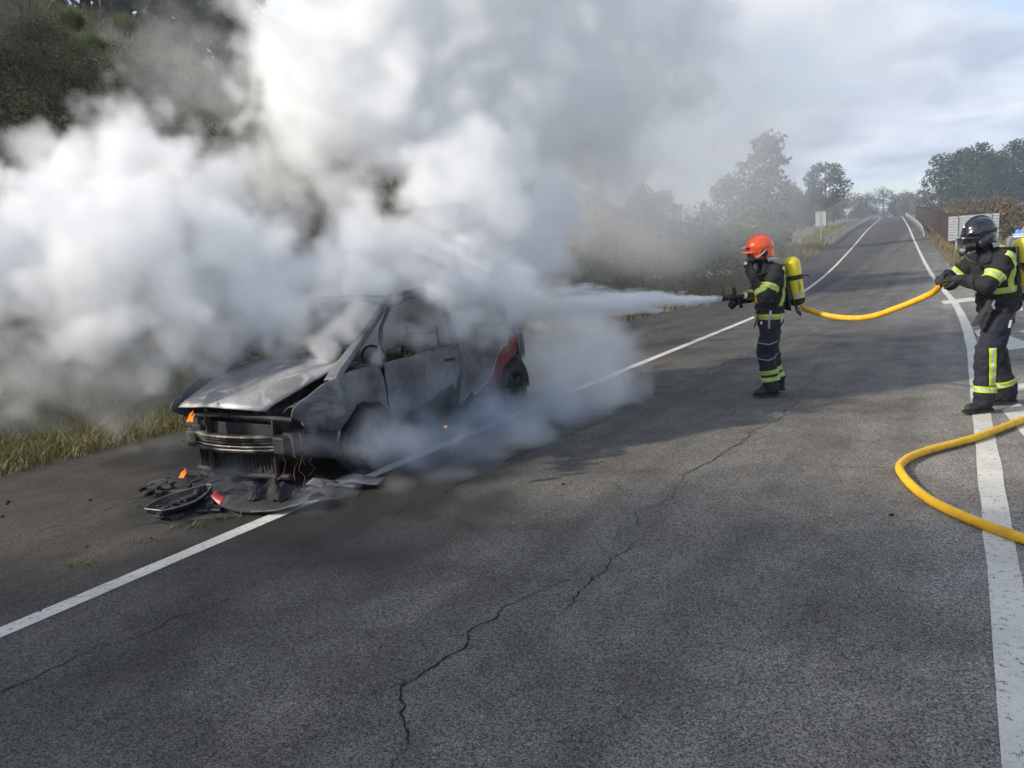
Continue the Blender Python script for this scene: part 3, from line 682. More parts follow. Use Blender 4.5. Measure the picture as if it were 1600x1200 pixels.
# bonnet: a warped thin sheet standing a little proud of the wings
bo = MB(); rows = []
for i in range(17):
    k = i/16; row = []
    for j in range(19):
        q = -1 + 2*j/18
        x = lerp(1.10, 1.965, k) - .09*k*abs(q)**3
        y = lerp(lerp(-.72, -.74, k), lerp(.64, .37, k**1.1), (q+1)/2)
        z = lerp(.985, .715, k**1.25) - .035*q*q + .012*noise.noise(Vector((x*3, y*3, 11))) + .012*math.exp(-((abs(q)-.45)/.1)**2)*(1-k) + .02*(1-k)*(q > .6)
        if i == 16: z -= .012
        row.append((x, y, z))
    rows.append(row)
bo.grid(rows); bo.build('bonnet', HOODM, car, solid=.009)
ul = MB()
for y in (-.45, -.15, .15, .45): ul.tube([(1.2, y*1.1 - .05, .93), (1.55, y - .08, .82), (1.86, y*.9 - .12, .68)], .02, 6)
ul.build('bonnet_ribs', BURNT, car)
# front end laid bare
bb_ = MB(); ys = [-.74, -.62, -.35, -.1, .15, .34, .42, .56]
def bx(y): return 1.965 - .16*abs((y+.1)/.6)**2.2
for z0, z1, o_ in ((.33, .36, .012), (.36, .385, 0), (.385, .425, -.012), (.425, .445, .004), (.445, .465, .012)):
    bb_.grid([[(bx(y) + o_, y, z) for y in ys] for z in (z0, z1)])
bb_.grid([[(bx(y) + d, y, .466) for y in ys] for d in (.012, -.07)]); bb_.grid([[(bx(y) + d, y, .329) for y in ys] for d in (-.07, .012)])
bb_.build('bumper_beam', M('scorched_beam', (.03, .028, .026), (.26, .25, .235), rough=.45, metal=.6, ns=6., lo=.42, hi=.7), car, solid=.006)
for yy in (-.56, .5):
    cb = MB(); cb.box((1.80, yy, .40), (.22, .13, .14)); cb.build('crush_box', BURNT, car, bevel=.012)
pl_ = MB(); pl_.box((1.845, .56, .40), (.012, .16, .19), Matrix.Rotation(R(-18), 3, 'Z')); pl_.build('mounting_plate', BURNT, car)
ra = MB(); ra.box((1.80, -.12, .33), (.035, .92, .44)); r_o = ra.build('radiator', SOOT, car, bevel=.008)
for k in range(24):
    lf = k < 8; fn = MB(); fn.box((1.822, -.57 + (.026*k if lf else .026*8 + .045*(k-8)), .33 if lf else .27 + .02*math.sin(k*2.1)), (.012, .010 if lf else .006, .42 if lf else .24), Matrix.Rotation(.06*math.sin(k*1.9), 3, 'X')); fn.build('fin', ALLOY if lf else SOOT, r_o, smooth=False)
fr = MB()
fr.tube([(1.83, -.66, .60), (1.86, -.3, .62), (1.86, .2, .62), (1.82, .6, .60)], .022, 6); fr.tube([(1.82, -.62, .12), (1.84, 0, .10), (1.82, .5, .12)], .025, 6)
for y in (-.40, .38): fr.tube([(1.85, y, .10), (1.84, y, .35), (1.84, y + .02, .62)], .018, 6)
fr.build('front_frame', SOOT, car)
gr_ = MB(); gr_.tube([(1.86, -.38, .70), (1.87, -.385, .58), (1.86, -.40, .47)], [.018, .024, .018], 6, flat=.5); gr_.build('bonnet_catch', ALLOY, car)
en = MB(); en.box((1.45, .02, .50), (.46, .6, .36)); en.box((1.43, .02, .70), (.34, .46, .08)); en.box((1.45, -.5, .45), (.4, .25, .3)); en.box((1.5, .52, .62), (.24, .2, .18))
for k in range(4): en.tube([(1.58, -.2 + .13*k, .70), (1.68, -.2 + .13*k, .62), (1.68, -.2 + .13*k, .45)], .026, 8)
for k in range(7): en.tube([(random.uniform(1.3, 1.75), random.uniform(-.6, .6), random.uniform(.5, .72)) for _ in range(5)], .007, 5)
en.build('engine', BURNT, car, bevel=.02)
for k in range(5):
    wi = MB(); p0 = Vector((1.82, random.uniform(.45, .72), random.uniform(.3, .5))); pts = [p0]
    for _ in range(5): pts.append(pts[-1] + Vector((random.uniform(-.03, .05), random.uniform(-.05, .05), -.05)))
    wi.tube(pts, .003, 4); wi.build('wire', M('copper_wire', (.12, .05, .03), rough=.6, metal=.6) if k == 0 else bpy.data.materials['copper_wire'], car)
lm = MB(); lm.box((1.74, -.62, .55), (.2, .2, .14)); lm.box((1.78, -.55, .47), (.16, .12, .1)); lm.build('headlamp_remains', SOOT, car, bevel=.02)
fx = MB(); fx.grid([[(1.86 - .22*a, .775 + .01*math.sin(b*3) - .05*b, .60 - .12*b*(1 - abs(a-.55)*1.7) - .05*a) for a in np.linspace(0, 1, 7)] for b in np.linspace(0, 1, 5)]); fx.build('fender_flap', ASH, car, solid=.005)

# ------------------------------------------------------------------ wreckage on the road
def on_car(x, y, z=0.):
    c, s_ = math.cos(car.rotation_euler.z), math.sin(car.rotation_euler.z)
    return Vector((CAR_O.x + x*c - y*s_, CAR_O.y + x*s_ + y*c, z))
PALE = M('pale_rim', (.20, .20, .21), (.06, .06, .065), rough=.5, ns=12.)
CHARP = char_mat('charred_plastic', (.008, .008, .009), (.018, .018, .021), (.045, .045, .05), 7., .75)
# headlamp housing, a boat-shaped shell
hl = thing('headlamp_housing', 'boat shaped black headlamp housing with pale rim lying on the shoulder', 'car part', Vector((-2.62, 5.78, .012)), R(64))
def boat(a, k):    # outline
    x = -.27 + .54*a; w = .21*math.sin(math.pi*min(1, (a*.86+.10)))**.75*(1 - .35*a); return x, w*k
sh = MB(); rows = []
for i in range(17):
    a = i/16; x, w = boat(a, 1); rows.append([(x, w*q, .035 + .05*abs(q)**5 + .03*a*a + .022*noise.noise(Vector((x*14, w*q*14, 6)))*(abs(q) < .9)) for q in np.linspace(-1, 1, 13)])
sh.grid(rows); sh.build('shell', CHARP, hl, solid=.008)
rim = MB(); pts = [(r[0][0], r[0][1], r[0][2]) for r in rows] + [(r[-1][0], r[-1][1], r[-1][2]) for r in rows[::-1]]
rim.tube(pts, .006, 6, closed=True); rim.build('rim', PALE, hl)
re_ = MB()
for k in range(9): re_.box((random.uniform(-.2, .2), random.uniform(-.05, .05), random.uniform(.05, .085)), (random.uniform(.05, .14), random.uniform(.02, .07), .012), Matrix.Rotation(random.uniform(-.6, .6), 3, 'Z') @ Matrix.Rotation(random.uniform(-.3, .3), 3, 'Y'))
re_.box((-.12, 0, .045), (.13, .09, .035)); re_.box((.06, .01, .06), (.1, .08, .05)); re_.tube([(.15, .02, .05), (.18, .02, .10)], .03, 8); re_.build('reflector', CHARP, hl, bevel=.01)
# bumper skin with one red corner left
bs = thing('bumper_skin', 'charred bumper skin with a red painted corner lying on the edge line', 'car part', Vector((-1.98, 5.62, .012)), R(-14))
def bumper_rows(x0, x1, n):
    rows = []
    for i in range(n+1):
        x = lerp(x0, x1, i/n); q = (x/.42)
        rows.append([(x, -.10 + .20*q*q*.6 + .22*k + .01*noise.noise(Vector((x*7, k*4, 1))), .012 + .055*math.sin(k*2.6)*(1 - .2*q) + .085*abs(q)**3*(1-k) + .015*noise.noise(Vector((x*6, k*5, 4)))) for k in np.linspace(0, 1, 7)])
    return rows
b_ = MB(); b_.grid(bumper_rows(-.30, .43, 18)); b_.build('skin', CHARP, bs, solid=.006)
b_ = MB(); b_.grid([r[:3] for r in bumper_rows(-.42, -.30, 5)]); tag(b_.build('painted_corner', REDP, bs, solid=.006), 'red painted corner that escaped the fire')
b_ = MB(); b_.grid([[(x, .02 + .03*math.sin(x*30) + .1*k, .07 + .14*math.sin(k*2.4)*(1 - abs(x-.1)*3.0) + .06*noise.noise(Vector((x*24, k*7, 2)))) for x in np.linspace(-.1, .28, 22)] for k in np.linspace(0, 1, 9)]); b_.build('crumpled_insert', CHARP, bs, solid=.006, smooth=False)
b_ = MB(); b_.tube([(.43, .0, .10), (.36, -.04, .06), (.2, -.09, .03), (0, -.105, .02)], .007, 6); b_.build('trim_strip', PALE, bs)
# wavy panel scrap
ws = thing('panel_scrap', 'wavy grey scrap of burnt sheet by the front wheel', 'car part', Vector((-1.42, 5.98, .012)), R(-8))
b_ = MB(); b_.grid([[(x, .18*k + .02*math.sin(x*8), .02 + .085*(math.sin(x*13 + .5*k)*.5 + .5)*math.exp(-((x+.1)/.22)**2) + .05*abs(x) + .01*k) for x in np.linspace(-.3, .3, 22)] for k in np.linspace(0, 1, 6)]); b_.build('sheet', ASH, ws, solid=.006)
b_ = MB(); b_.tube([(-.3, 0, .02), (-.1, .02, .05), (.1, .0, .03)], .012, 6); b_.build('edge_fold', ASH, ws)
# heaps of charred bits
def heap(name, label, loc, rad, n, hgt, seed, group=None, mat=SOOT):
    rs = random.Random(seed); t = thing(name, label, 'debris', loc, group=group); 
    core = MB(); rows = []
    for i in range(13):
        row = []
        for k in range(13):
            a, b = -1 + i/6, -1 + k/6; q = min(1, math.hypot(a, b)); z = hgt*(math.cos(q*math.pi)*.5+.5)*(.6 + .9*abs(noise.noise(Vector((a*3, b*3, seed))))) - .004*(q > .95)
            row.append((a*rad[0], b*rad[1], z))
        rows.append(row)
    core.grid(rows); core.build('ash', mat, t, angle=0)
    for _ in range(n):
        a, r = rs.uniform(0, 6.28), rs.random()**.6; sz = rs.uniform(.015, .085)
        m_ = MB(); m_.box((math.cos(a)*r*rad[0], math.sin(a)*r*rad[1], hgt*(1-r)*.6 + .012), (sz*2, sz*rs.uniform(.4, 1.2), sz*rs.uniform(.2, .6)), Matrix.Rotation(rs.uniform(0, 6), 3, 'Z') @ Matrix.Rotation(rs.uniform(-.5, .5), 3, 'X'))
        m_.build('shard', [CHARP, BURNT, SOOT][rs.randrange(3)], t, smooth=False, bevel=.003)
    return t
heap('debris_heap', 'heap of charred fragments under the smashed nose of the car', on_car(1.96, -.15, .008), (.36, .80), 80, .12, 1)
heap('debris_heap', 'charred fragments scattered beside the far front corner of the car', on_car(2.0, -.66, .008), (.30, .30), 40, .10, 2)
heap('debris_heap', 'black puddle of melted plastic behind the rear wheel', on_car(-2.15, .75, .008), (.30, .42), 10, .025, 3)
heap('debris_heap', 'low heap of soot and scraps beside the front wheel', on_car(1.72, .78, .008), (.3, .25), 18, .07, 4)
rs = random.Random(12)
CLOD = M('road_clod', (.02, .018, .016), rough=.9)
STRAW = M('road_straw', (.22, .19, .09), rough=.9)
for i in range(34):
    s_, t_ = rs.uniform(1.2, 9.5), rs.uniform(-7.6, 0)
    if i > 20: s_, t_ = rs.uniform(2, 5), rs.uniform(-7.6, -4.8)
    k = MB(); z = rs.uniform(.005, .016); k.ell((0, 0, z*.6), (z*rs.uniform(1, 2), z*rs.uniform(.8, 1.4), z*.8), None, 6, 4)
    k.v = [(x*(1+.3*noise.noise(Vector((x*90, y*90, i)))), y, w) for x, y, w in k.v]
    o = k.build('soot_crumb', CLOD); o.location = RP(s_, t_, .002); tag(o, 'tiny black crumb of soot lying on the asphalt', 'crumb', 'soot crumbs on the road')
for i, (px, py) in enumerate([(-2.86, 4.75), (-2.62, 5.1), (-2.42, 5.35), (-2.2, 5.5)]):
    q = blades('straw_wisp', [(px + rs.uniform(-.12, .12), py + rs.uniform(-.04, .04), .022) for _ in range(26)], .02, .05, .008, MAT_GRASS, 3.5)
    tag(q, 'wisp of yellow straw washed onto the wet shoulder', 'straw', 'straw wisps on the shoulder')

# ------------------------------------------------------------------ firefighters
FAB = M('turnout_fabric', (.006, .0065, .009), (.013, .014, .018), rough=.85, ns=6., bs_=(55., .35, .004))
FABT = M('turnout_trousers', (.007, .009, .017), (.013, .016, .028), rough=.85, ns=5., bs_=(60., .3, .004))
SKIN = M('skin', (.42, .24, .17), (.36, .19, .13), rough=.55, ns=30.)
BLK = M('black_rubber', (.012, .012, .013), rough=.5)
STRAP = M('black_webbing', (.014, .014, .016), (.022, .022, .024), rough=.8, ns=40.)
GLOVE = M('glove_leather', (.009, .009, .010), (.020, .020, .022), rough=.75, ns=12., bs_=(40., .4, .004))
LIME = M('lime_band', (.50, .68, .02), (.42, .58, .02), rough=.55, ns=20.)
SILV = M('silver_band', (.50, .52, .50), (.42, .44, .42), rough=.35, metal=.2, ns=20.)
ORG = M('orange_shell', (.90, .095, .012), (.84, .12, .012), rough=.28, ns=3., coat=.6)
NAVY = M('black_shell', (.008, .009, .014), rough=.14, coat=.8)
GREYF = M('silver_flap', (.50, .51, .53), (.38, .39, .41), rough=.6, ns=14.)
YEL = M('yellow_paint', (.80, .66, .010), (.74, .58, .010), rough=.35, ns=3., coat=.3)
METAL = M('bright_metal', (.55, .55, .56), rough=.3, metal=.9)
SOLE = M('boot_sole', (.02, .02, .02), rough=.9)
BOOT = M('boot_leather', (.014, .014, .015), (.028, .027, .026), rough=.6, ns=14.)
LENS = M('mask_lens', (.05, .055, .06), rough=.08, coat=.5)
WHITE = M('white_print', (.7, .7, .7), rough=.6)

def remesh(mb, vox, iters=5, fac=.5):
    me = mb.mesh('tmp'); o = bpy.data.objects.new('tmp', me); COL.objects.link(o)
    k = o.modifiers.new('r', 'REMESH'); k.mode = 'VOXEL'; k.voxel_size = vox
    k = o.modifiers.new('s', 'SMOOTH'); k.factor = fac; k.iterations = iters
    dg = bpy.context.evaluated_depsgraph_get(); out = bpy.data.meshes.new_from_object(o.evaluated_get(dg), depsgraph=dg)
    bpy.data.objects.remove(o); return out
def add_mesh(name, me, mats, parent):
    for m in mats: me.materials.append(m)
    me.name = name; o = bpy.data.objects.new(name, me); COL.objects.link(o); o.parent = parent
    me.polygons.foreach_set('use_smooth', [True]*len(me.polygons)); return o
def glove(name, parent, wrist, fwd, up, curl, hand=1, size=1., thumb=.5):
    """palm, four unequal bent fingers and a thumb leaving the side of the palm"""
    f = Vector(fwd).normalized(); u_ = Vector(up); u_ = (u_ - f*u_.dot(f)).normalized(); sd = f.cross(u_)*hand     # u_: back of the hand; sd: thumb side
    B = lambda x, y, z: Vector(wrist) + (f*x + sd*y + u_*z)*size
    mb = MB()
    mb.capsule(B(-.05, 0, 0), .043*size, B(.02, 0, 0), .040*size)          # cuff
    for y in (-.03, -.01, .01, .03): mb.capsule(B(.02, y*.8, 0), .024*size, B(.085, y*1.05, 0), .020*size, 10)
    for i, (y, L) in enumerate(((.034, .92), (.011, 1.), (-.012, .94), (-.034, .76))):
        p = B(.088, y, .002); a = 0.
        for seg, r0, r1 in ((.042, .0145, .0135), (.030, .0135, .0125), (.024, .0125, .0105)):
            a += curl*(.95 + .1*i) * (1. if seg < .04 else .8)
            q = p + (f*math.cos(a) - u_*math.sin(a))*seg*L*size; mb.capsule(p, r0*size, q, r1*size, 8); p = q
    p = B(.015, .034, -.008); a = B(.05, .062, -.022 - .02*thumb); b = B(.082, .058, -.040 - .035*thumb); c = B(.100, .044, -.052 - .045*thumb)
    mb.capsule(p, .020*size, a, .016*size, 8); mb.capsule(a, .016*size, b, .014*size, 8); mb.capsule(b, .014*size, c, .012*size, 8)
    return add_mesh(name, remesh(mb, .0055*size, 3), [GLOVE], parent)
def boot(parent, ankle, yaw=0., toe_len=.2):
    c, s_ = math.cos(yaw), math.sin(yaw); W = lambda x, y, z: (ankle[0] + x*c - y*s_, ankle[1] + x*s_ + y*c, z)
    mb = MB()
    mb.capsule(W(0, 0, .24), .062, W(-.005, 0, .09), .055); mb.capsule(W(-.045, 0, .06), .046, W(.05, 0, .07), .050); mb.capsule(W(.04, 0, .062), .048, W(.155, .008, .048), .040)
    mb.capsule(W(.10, .02, .045), .036, W(.165, .018, .044), .036)
    o = add_mesh('boot', remesh(mb, .009, 3), [BOOT], parent)
    for v in o.data.vertices: v.co.z = max(v.co.z, .012)
    so = MB(); out = [(.215, .01), (.20, .042), (.14, .056), (.06, .048), (-.03, .045), (-.085, .036), (-.10, 0), (-.085, -.036), (-.03, -.042), (.06, -.038), (.14, -.040), (.20, -.028)]
    so.add([W(x, y, .002) for x, y in out] + [W(x, y, .026) for x, y in out], [tuple(range(12))[::-1], tuple(range(12, 24))] + [(i, (i+1) % 12, 12+(i+1) % 12, 12+i) for i in range(12)])
    so.build('boot_sole', SOLE, o, smooth=False)
    return o
class Body:
    def __init__(s, J, root, wr=.017, seed=0):
        s.J = J; mb = MB()
        def cap(a, ra, b, rb): mb.capsule(J[a] if isinstance(a, str) else a, ra, J[b] if isinstance(b, str) else b, rb, 14)
        pe, ch, ne, he = (Vector(J[k]) for k in ('pelvis', 'chest', 'neck', 'head'))
        ax = (ch-pe).normalized(); Rm = Vector((0, 0, 1)).rotation_difference(ax).to_matrix()
        mb.ell(pe + ax*.02, (.150, .185, .15), Rm, 20, 12); mb.ell(pe.lerp(ch, .45), (.165, .20, .22), Rm, 20, 12); mb.ell(ch, (.172, .22, .21), Rm, 20, 12)
        mb.ell(pe - ax*.06, (.165, .200, .09), Rm, 20, 10)                         # skirt of the jacket
        cap(ch + ax*.12, .12, ne, .075); cap(ne, .066, he, .07)
        mb.ell(he + Vector((0, 0, .01)), (.098, .078, .118), None, 18, 12)
        mb.ell(he + Vector((.088, 0, -.015)), (.022, .016, .03)); mb.ell(he + Vector((.06, 0, -.085)), (.04, .045, .035))     # nose, jaw
        for k in 'LR':
            cap(ch + ax*.10 + Vector((0, .1 if k == 'L' else -.1, 0)), .10, k+'sh', .092)
            cap(k+'sh', .090, k+'el', .074); cap(k+'el', .076, k+'wr', .056)
            cap(k+'hip', .120, k+'kn', .106); cap(k+'kn', .104, k+'an', .088); an = Vector(J[k+'an']); cap(an + Vector((0, 0, .07)), .092, an + Vector((0, 0, .03)), .086)
        me = remesh(mb, .0135, 3)
        zc_ = he.z - .125
        nrm = [v.normal.copy() for v in me.vertices]
        for v, n in zip(me.vertices, nrm):                                          # folds of heavy cloth
            p = v.co
            if p.z < zc_:
                q = noise.noise(Vector((p.x*7, p.y*7 + seed, p.z*16))) + .6*noise.noise(Vector((p.x*15, p.y*15, p.z*30 + seed))) + .4*noise.ridged_multi_fractal(Vector((p.x*6, p.y*6, p.z*12 + seed)), 1, 2, 2, 1, 2)*.5
                v.co = p + n*wr*q
        mi = []
        for f in me.polygons:
            c = f.center
            mi.append(2 if (c - he).length < .15 and c.z > he.z - .075 else (1 if c.z < pe.z - .13 else 0))
        s.o = add_mesh('body', me, [FAB, FABT, SKIN], root); me.polygons.foreach_set('material_index', mi)
        s.bvh = BVHTree.FromPolygons([v.co.copy() for v in me.vertices], [tuple(f.vertices) for f in me.polygons])
        s.root = root
    def ring(s, name, c, axis, w, rmax=.3, a0=0, a1=360, mats=None, n=40, off=.005, ref=(0, 1, 0), rows=6, split=True):
        """a band laid round a limb or the trunk, resting on the cloth"""
        c = Vector(c); ax = Vector(axis).normalized(); x = Vector(ref); x = (x - ax*x.dot(ax)).normalized(); y = ax.cross(x)
        full = abs(a1-a0) >= 360; mb = MB(); prev = None; rws = []
        for r in range(rows+1):
            row = []
            for k in range(n+1):
                a = R(lerp(a0, a1, k/n)); d = x*math.cos(a) + y*math.sin(a); o = c + ax*w*(r/rows-.5)
                hit = s.bvh.ray_cast(o + d*rmax, -d, rmax)
                row.append((o + d*(rmax - hit[3] + off)) if hit[0] is not None else o + d*rmax*.5)
            rws.append(row)
        for i in range(rows):
            mi = (1 if rows*.3 < i+.5 < rows*.7 else 0) if split else 0
            mb.grid([rws[i], rws[i+1]], mi)
        return mb.build(name, mats or [LIME, SILV], s.root, solid=.004, angle=60)
    def path(s, name, pts, view, w, mats=None, off=.005, rows=6, split=True, dist=.5, n=30):
        """a strip following a line over the cloth, pressed on from the given side"""
        view = Vector(view).normalized(); P = [Vector(p) for p in pts]; L = []
        for k in range(n+1):
            q = k/n*(len(P)-1); i = min(int(q), len(P)-2); L.append(P[i].lerp(P[i+1], q-i))
        for _ in range(2): L = [L[0]] + [(L[i-1]+L[i]*2+L[i+1])/4 for i in range(1, n)] + [L[-1]]
        rws = [[] for _ in range(rows+1)]; last = {}
        for k in range(n+1):
            t = (L[min(n, k+1)] - L[max(0, k-1)]).normalized(); sd = t.cross(view).normalized()
            for r in range(rows+1):
                o = L[k] + sd*w*(r/rows-.5); hit = s.bvh.ray_cast(o + view*dist, -view, dist*2)
                p = hit[0] + view*off if hit[0] is not None else (o + view*(last.get(r, 0.)))
                if hit[0] is not None: last[r] = (hit[0]-o).dot(view) + off
                rws[r].append(p)
        mb = MB()
        for i in range(rows): mb.grid([rws[i], rws[i+1]], (1 if rows*.3 < i+.5 < rows*.7 else 0) if split else 0)
        return mb.build(name, mats or [LIME, SILV], s.root, solid=.004, angle=60)
def shell(rx0, rx1, ry, rz, low, n=40, m=16):
    """helmet dome: low(a) gives the rim's height for an angle (0 = front)"""
    rows = []
    for i in range(m+1):
        row = []
        for k in range(n+1):
            a = 2*math.pi*k/n; zl = low(a); b = lerp(0, 1, i/m)
            ph = lerp(math.pi/2, math.asin(max(-.95, zl/rz)), b)
            rx = rx0 if math.cos(a) > 0 else rx1
            cr = max(0, math.cos(ph)); flare = 1.0 if ph > 0 else 1.0
            row.append(Vector((rx*cr*math.cos(a), ry*cr*math.sin(a), rz*math.sin(ph))) if ph > 0 else Vector((rx*math.cos(a)*lerp(1, .96, -zl/rz), ry*math.sin(a)*lerp(1, .95, -zl/rz), rz*math.sin(ph))))
        rows.append(row)
    return rows
def helmet(parent, head, mat, style, pitch=0.):
    hp = bpy.data.objects.new('helmet', None); COL.objects.link(hp); hp.parent = parent; hp.location = Vector(head) + Vector((-.005, 0, .055)); hp.rotation_euler = (0, pitch, 0)
    def low(a):
        c = math.cos(a); c2 = math.cos(2*a)
        f = sstep(.55, .92, c); b = sstep(.1, -.9, c)
        return lerp(lerp(-.105, -.125, b), -.012, f)
    mb = MB(); rows = shell(.155, .150, .128, .135, low); mb.grid(rows); mb.build('shell', mat, hp, solid=.006, angle=50)
    cr = MB(); cr.tube([(.150*math.cos(R(a)), 0, .137*math.sin(R(a))) for a in range(14, 168, 9)], [.012 if 14 < a < 155 else .004 for a in range(14, 168, 9)], 8, flat=1.5); cr.build('crest', mat, hp)
    br = MB(); L = []
    for k in range(21):
        a = R(-62 + 124*k/20); e = math.cos(a*1.3)
        L.append([Vector((.150*math.cos(a), .126*math.sin(a), -.008 - .02*(1-e))), Vector(((.156 + .035*e)*math.cos(a), (.130 + .02*e)*math.sin(a), -.018 - .028*(1-e))), Vector(((.156 + .062*e)*math.cos(a), (.130 + .03*e)*math.sin(a), -.034 - .02*(1-e)))])
    br.grid(L); br.build('brim', mat, hp, solid=.007)
    for sd in (1, -1):
        ec = MB(); Mx = Matrix.Rotation(R(-90*sd), 3, 'X')
        if style == 'orange':
            ec.lathe([(0, .022), (.034, .02), (.042, .008), (.042, -.01)], 20, Mx, c=(-.005, sd*.125, -.060)); ec.v = [(x, y, z) for x, y, z in ec.v]; ec.build('ear_cup', BLK, hp)
            cl_ = MB(); cl_.tube([(-.022, sd*.150, -.028), (.012, sd*.156, -.055), (.06, sd*.142, -.088), (.085, sd*.12, -.105)], [.010, .013, .012, .008], 8, flat=.6); cl_.build('mask_clip', M('mask_clip', (.42, .33, .27), rough=.5) if sd == 1 else bpy.data.materials['mask_clip'], hp)
        else:
            ec.ell((.02, sd*.122, -.075), (.095, .022, .045), Matrix.Rotation(R(35), 3, 'Y')); ec.build('cheek_guard', mat, hp)
            cl_ = MB(); cl_.tube([(-.11, sd*.105, .01), (-.02, sd*.135, .0), (.07, sd*.118, .012), (.13, sd*.06, .02)], .006, 6); cl_.build('visor_track', BLK, hp)
    if style == 'orange':
        la = MB(); la.capsule((.165, .03, .028), .018, (.195, .03, .022), .020, 10); la.build('headlamp', METAL, hp)
        la = MB(); la.tube([(.14, .08, .02), (.165, .05, .022), (.172, 0, .024), (.165, -.05, .022), (.14, -.08, .02)], .009, 6); la.build('lamp_bracket', BLK, hp)
        vs_ = MB(); vs_.grid([[(.162*math.cos(a), .132*math.sin(a), z) for a in np.linspace(-.9, .9, 14)] for z in (-.018, -.052)]); vs_.build('visor', LENS, hp, solid=.004)
    else:
        vs_ = MB(); vs_.grid([[((.163 - .02*k)*math.cos(a)*math.cos(R(38*k)) + .004, .136*math.sin(a)*math.cos(R(30*k)), -.012 + .085*k) for a in np.linspace(-1.25, 1.25, 22)] for k in np.linspace(0, 1, 7)]); vs_.build('visor', NAVY, hp, solid=.004)
        bd = MB(); bd.ell((.185, .05, -.028), (.018, .012, .012)); bd.build('lamp_clip', METAL, hp)
    nf = MB(); nf.grid([[(-(.118 + .055*k)*math.cos(a), .112*math.sin(a)*(1 + .12*k), -.095 - .075*k + .02*k*math.cos(a)) for a in np.linspace(-1.35, 1.35, 18)] for k in np.linspace(0, 1, 5)]); nf.build('neck_flap', GREYF, hp, solid=.006)
    return hp
def mask(parent, head):
    h = Vector(head); mb = MB()
    mb.ell(h + Vector((.068, 0, -.045)), (.062, .072, .082), None, 18, 12); mb.ell(h + Vector((.115, 0, -.085)), (.045, .042, .042)); mb.capsule(h + Vector((.12, 0, -.095)), .034, h + Vector((.155, 0, -.135)), .030)
    o = add_mesh('face_mask', remesh(mb, .008, 2), [BLK], parent)
    ln = MB(); ln.grid([[h + Vector((.020 + .118*math.cos(a)*(1 - .12*k*k), .092*math.sin(a), -.028 + .058*k)) for a in np.linspace(-1.1, 1.1, 16)] for k in np.linspace(-1, 1, 6)]); ln.build('lens', LENS, o, solid=.004)
    va = MB(); va.lathe([(0, .05), (.026, .05), (.03, .03), (.03, 0)], 14, Matrix.Rotation(R(125), 3, 'Y'), c=h + Vector((.13, 0, -.10))); va.build('valve', METAL, o)
    ho = MB(); ho.tube([h + Vector(p) for p in ((.15, .02, -.14), (.15, .10, -.2), (.08, .16, -.25), (-.02, .17, -.22), (-.12, .16, -.16))], .014, 8); ho.build('air_hose', BLK, o)
    return o
def text_on_cyl(txt, size, r, zc, ang, mat, parent):
    cu = bpy.data.curves.new('lettering', 'FONT'); cu.body = txt; cu.size = size; cu.align_x = 'CENTER'; cu.align_y = 'CENTER'; cu.resolution_u = 3
    to = bpy.data.objects.new('tmp', cu); COL.objects.link(to); dg = bpy.context.evaluated_depsgraph_get()
    me = bpy.data.meshes.new_from_object(to.evaluated_get(dg), depsgraph=dg); bpy.data.objects.remove(to)
    for v in me.vertices:
        x, y = v.co.x, v.co.y; a = ang - y/r*1.; v.co = ((r+.0015)*math.cos(a), (r+.0015)*math.sin(a), zc + x)
    me.materials.clear(); me.materials.append(mat); o = bpy.data.objects.new('lettering', me); COL.objects.link(o); o.parent = parent; return o
def breathing_set(person, label, pos, tilt, L=.56, r=.088):
    """yellow air cylinder on a back plate, with valve, strap and print"""
    g = thing('breathing_apparatus', label, 'breathing set', person.location, person.rotation_euler.z)
    c = bpy.data.objects.new('cylinder', None)
    b = MB(); prof = [(0, L), (r*.35, L-.004), (r*.7, L-.022), (r*.92, L-.05), (r, L-.085), (r, .085), (r, .08)]
    b.lathe(prof, 28); cy_ = b.build('cylinder', YEL, g); cy_.location = pos; cy_.rotation_euler = (0, tilt, 0)
    b = MB(); b.lathe([(r+.002, .085), (r+.003, .05), (r*.8, .02), (r*.4, 0), (0, -.002)], 28); b.build('base_cap', BLK, cy_)
    b = MB(); b.lathe([(r+.0022, .105), (r+.0022, .15)], 28); b.build('reflective_ring', GREYF, cy_)
    b = MB(); b.lathe([(r+.001, L*.53), (r+.007, L*.535), (r+.007, L*.62), (r+.001, L*.625)], 28); b.tube([(-r-.005, .02, L*.58), (-r-.05, .03, L*.585), (-r-.07, .035, L*.53)], .016, 6, flat=.5); b.build('retaining_strap', STRAP, cy_)
    text_on_cyl('Dräger', .058, r, L*.36, R(100), M('print_black', (.03, .03, .03), rough=.5) if 'print_black' not in bpy.data.materials else bpy.data.materials['print_black'], cy_)
    b = MB(); b.lathe([(.022, -.002), (.022, -.05), (.03, -.055), (.03, -.085), (0, -.087)], 14); b.tube([(0, .02, -.03), (0, .08, -.045)], .018, 8); b.build('valve', METAL, cy_)
    b = MB(); b.box((r + .035, 0, L*.42), (.03, .24, L*.95)); b.build('back_plate', BLK, cy_, bevel=.012)
    b = MB(); b.tube([(0, .05, -.05), (.02, .12, -.10), (.06, .15, -.06), (.09, .16, .1), (.12, .18, .3), (.2, .17, .42)], .010, 6); b.build('pressure_hose', BLK, cy_)
    return g

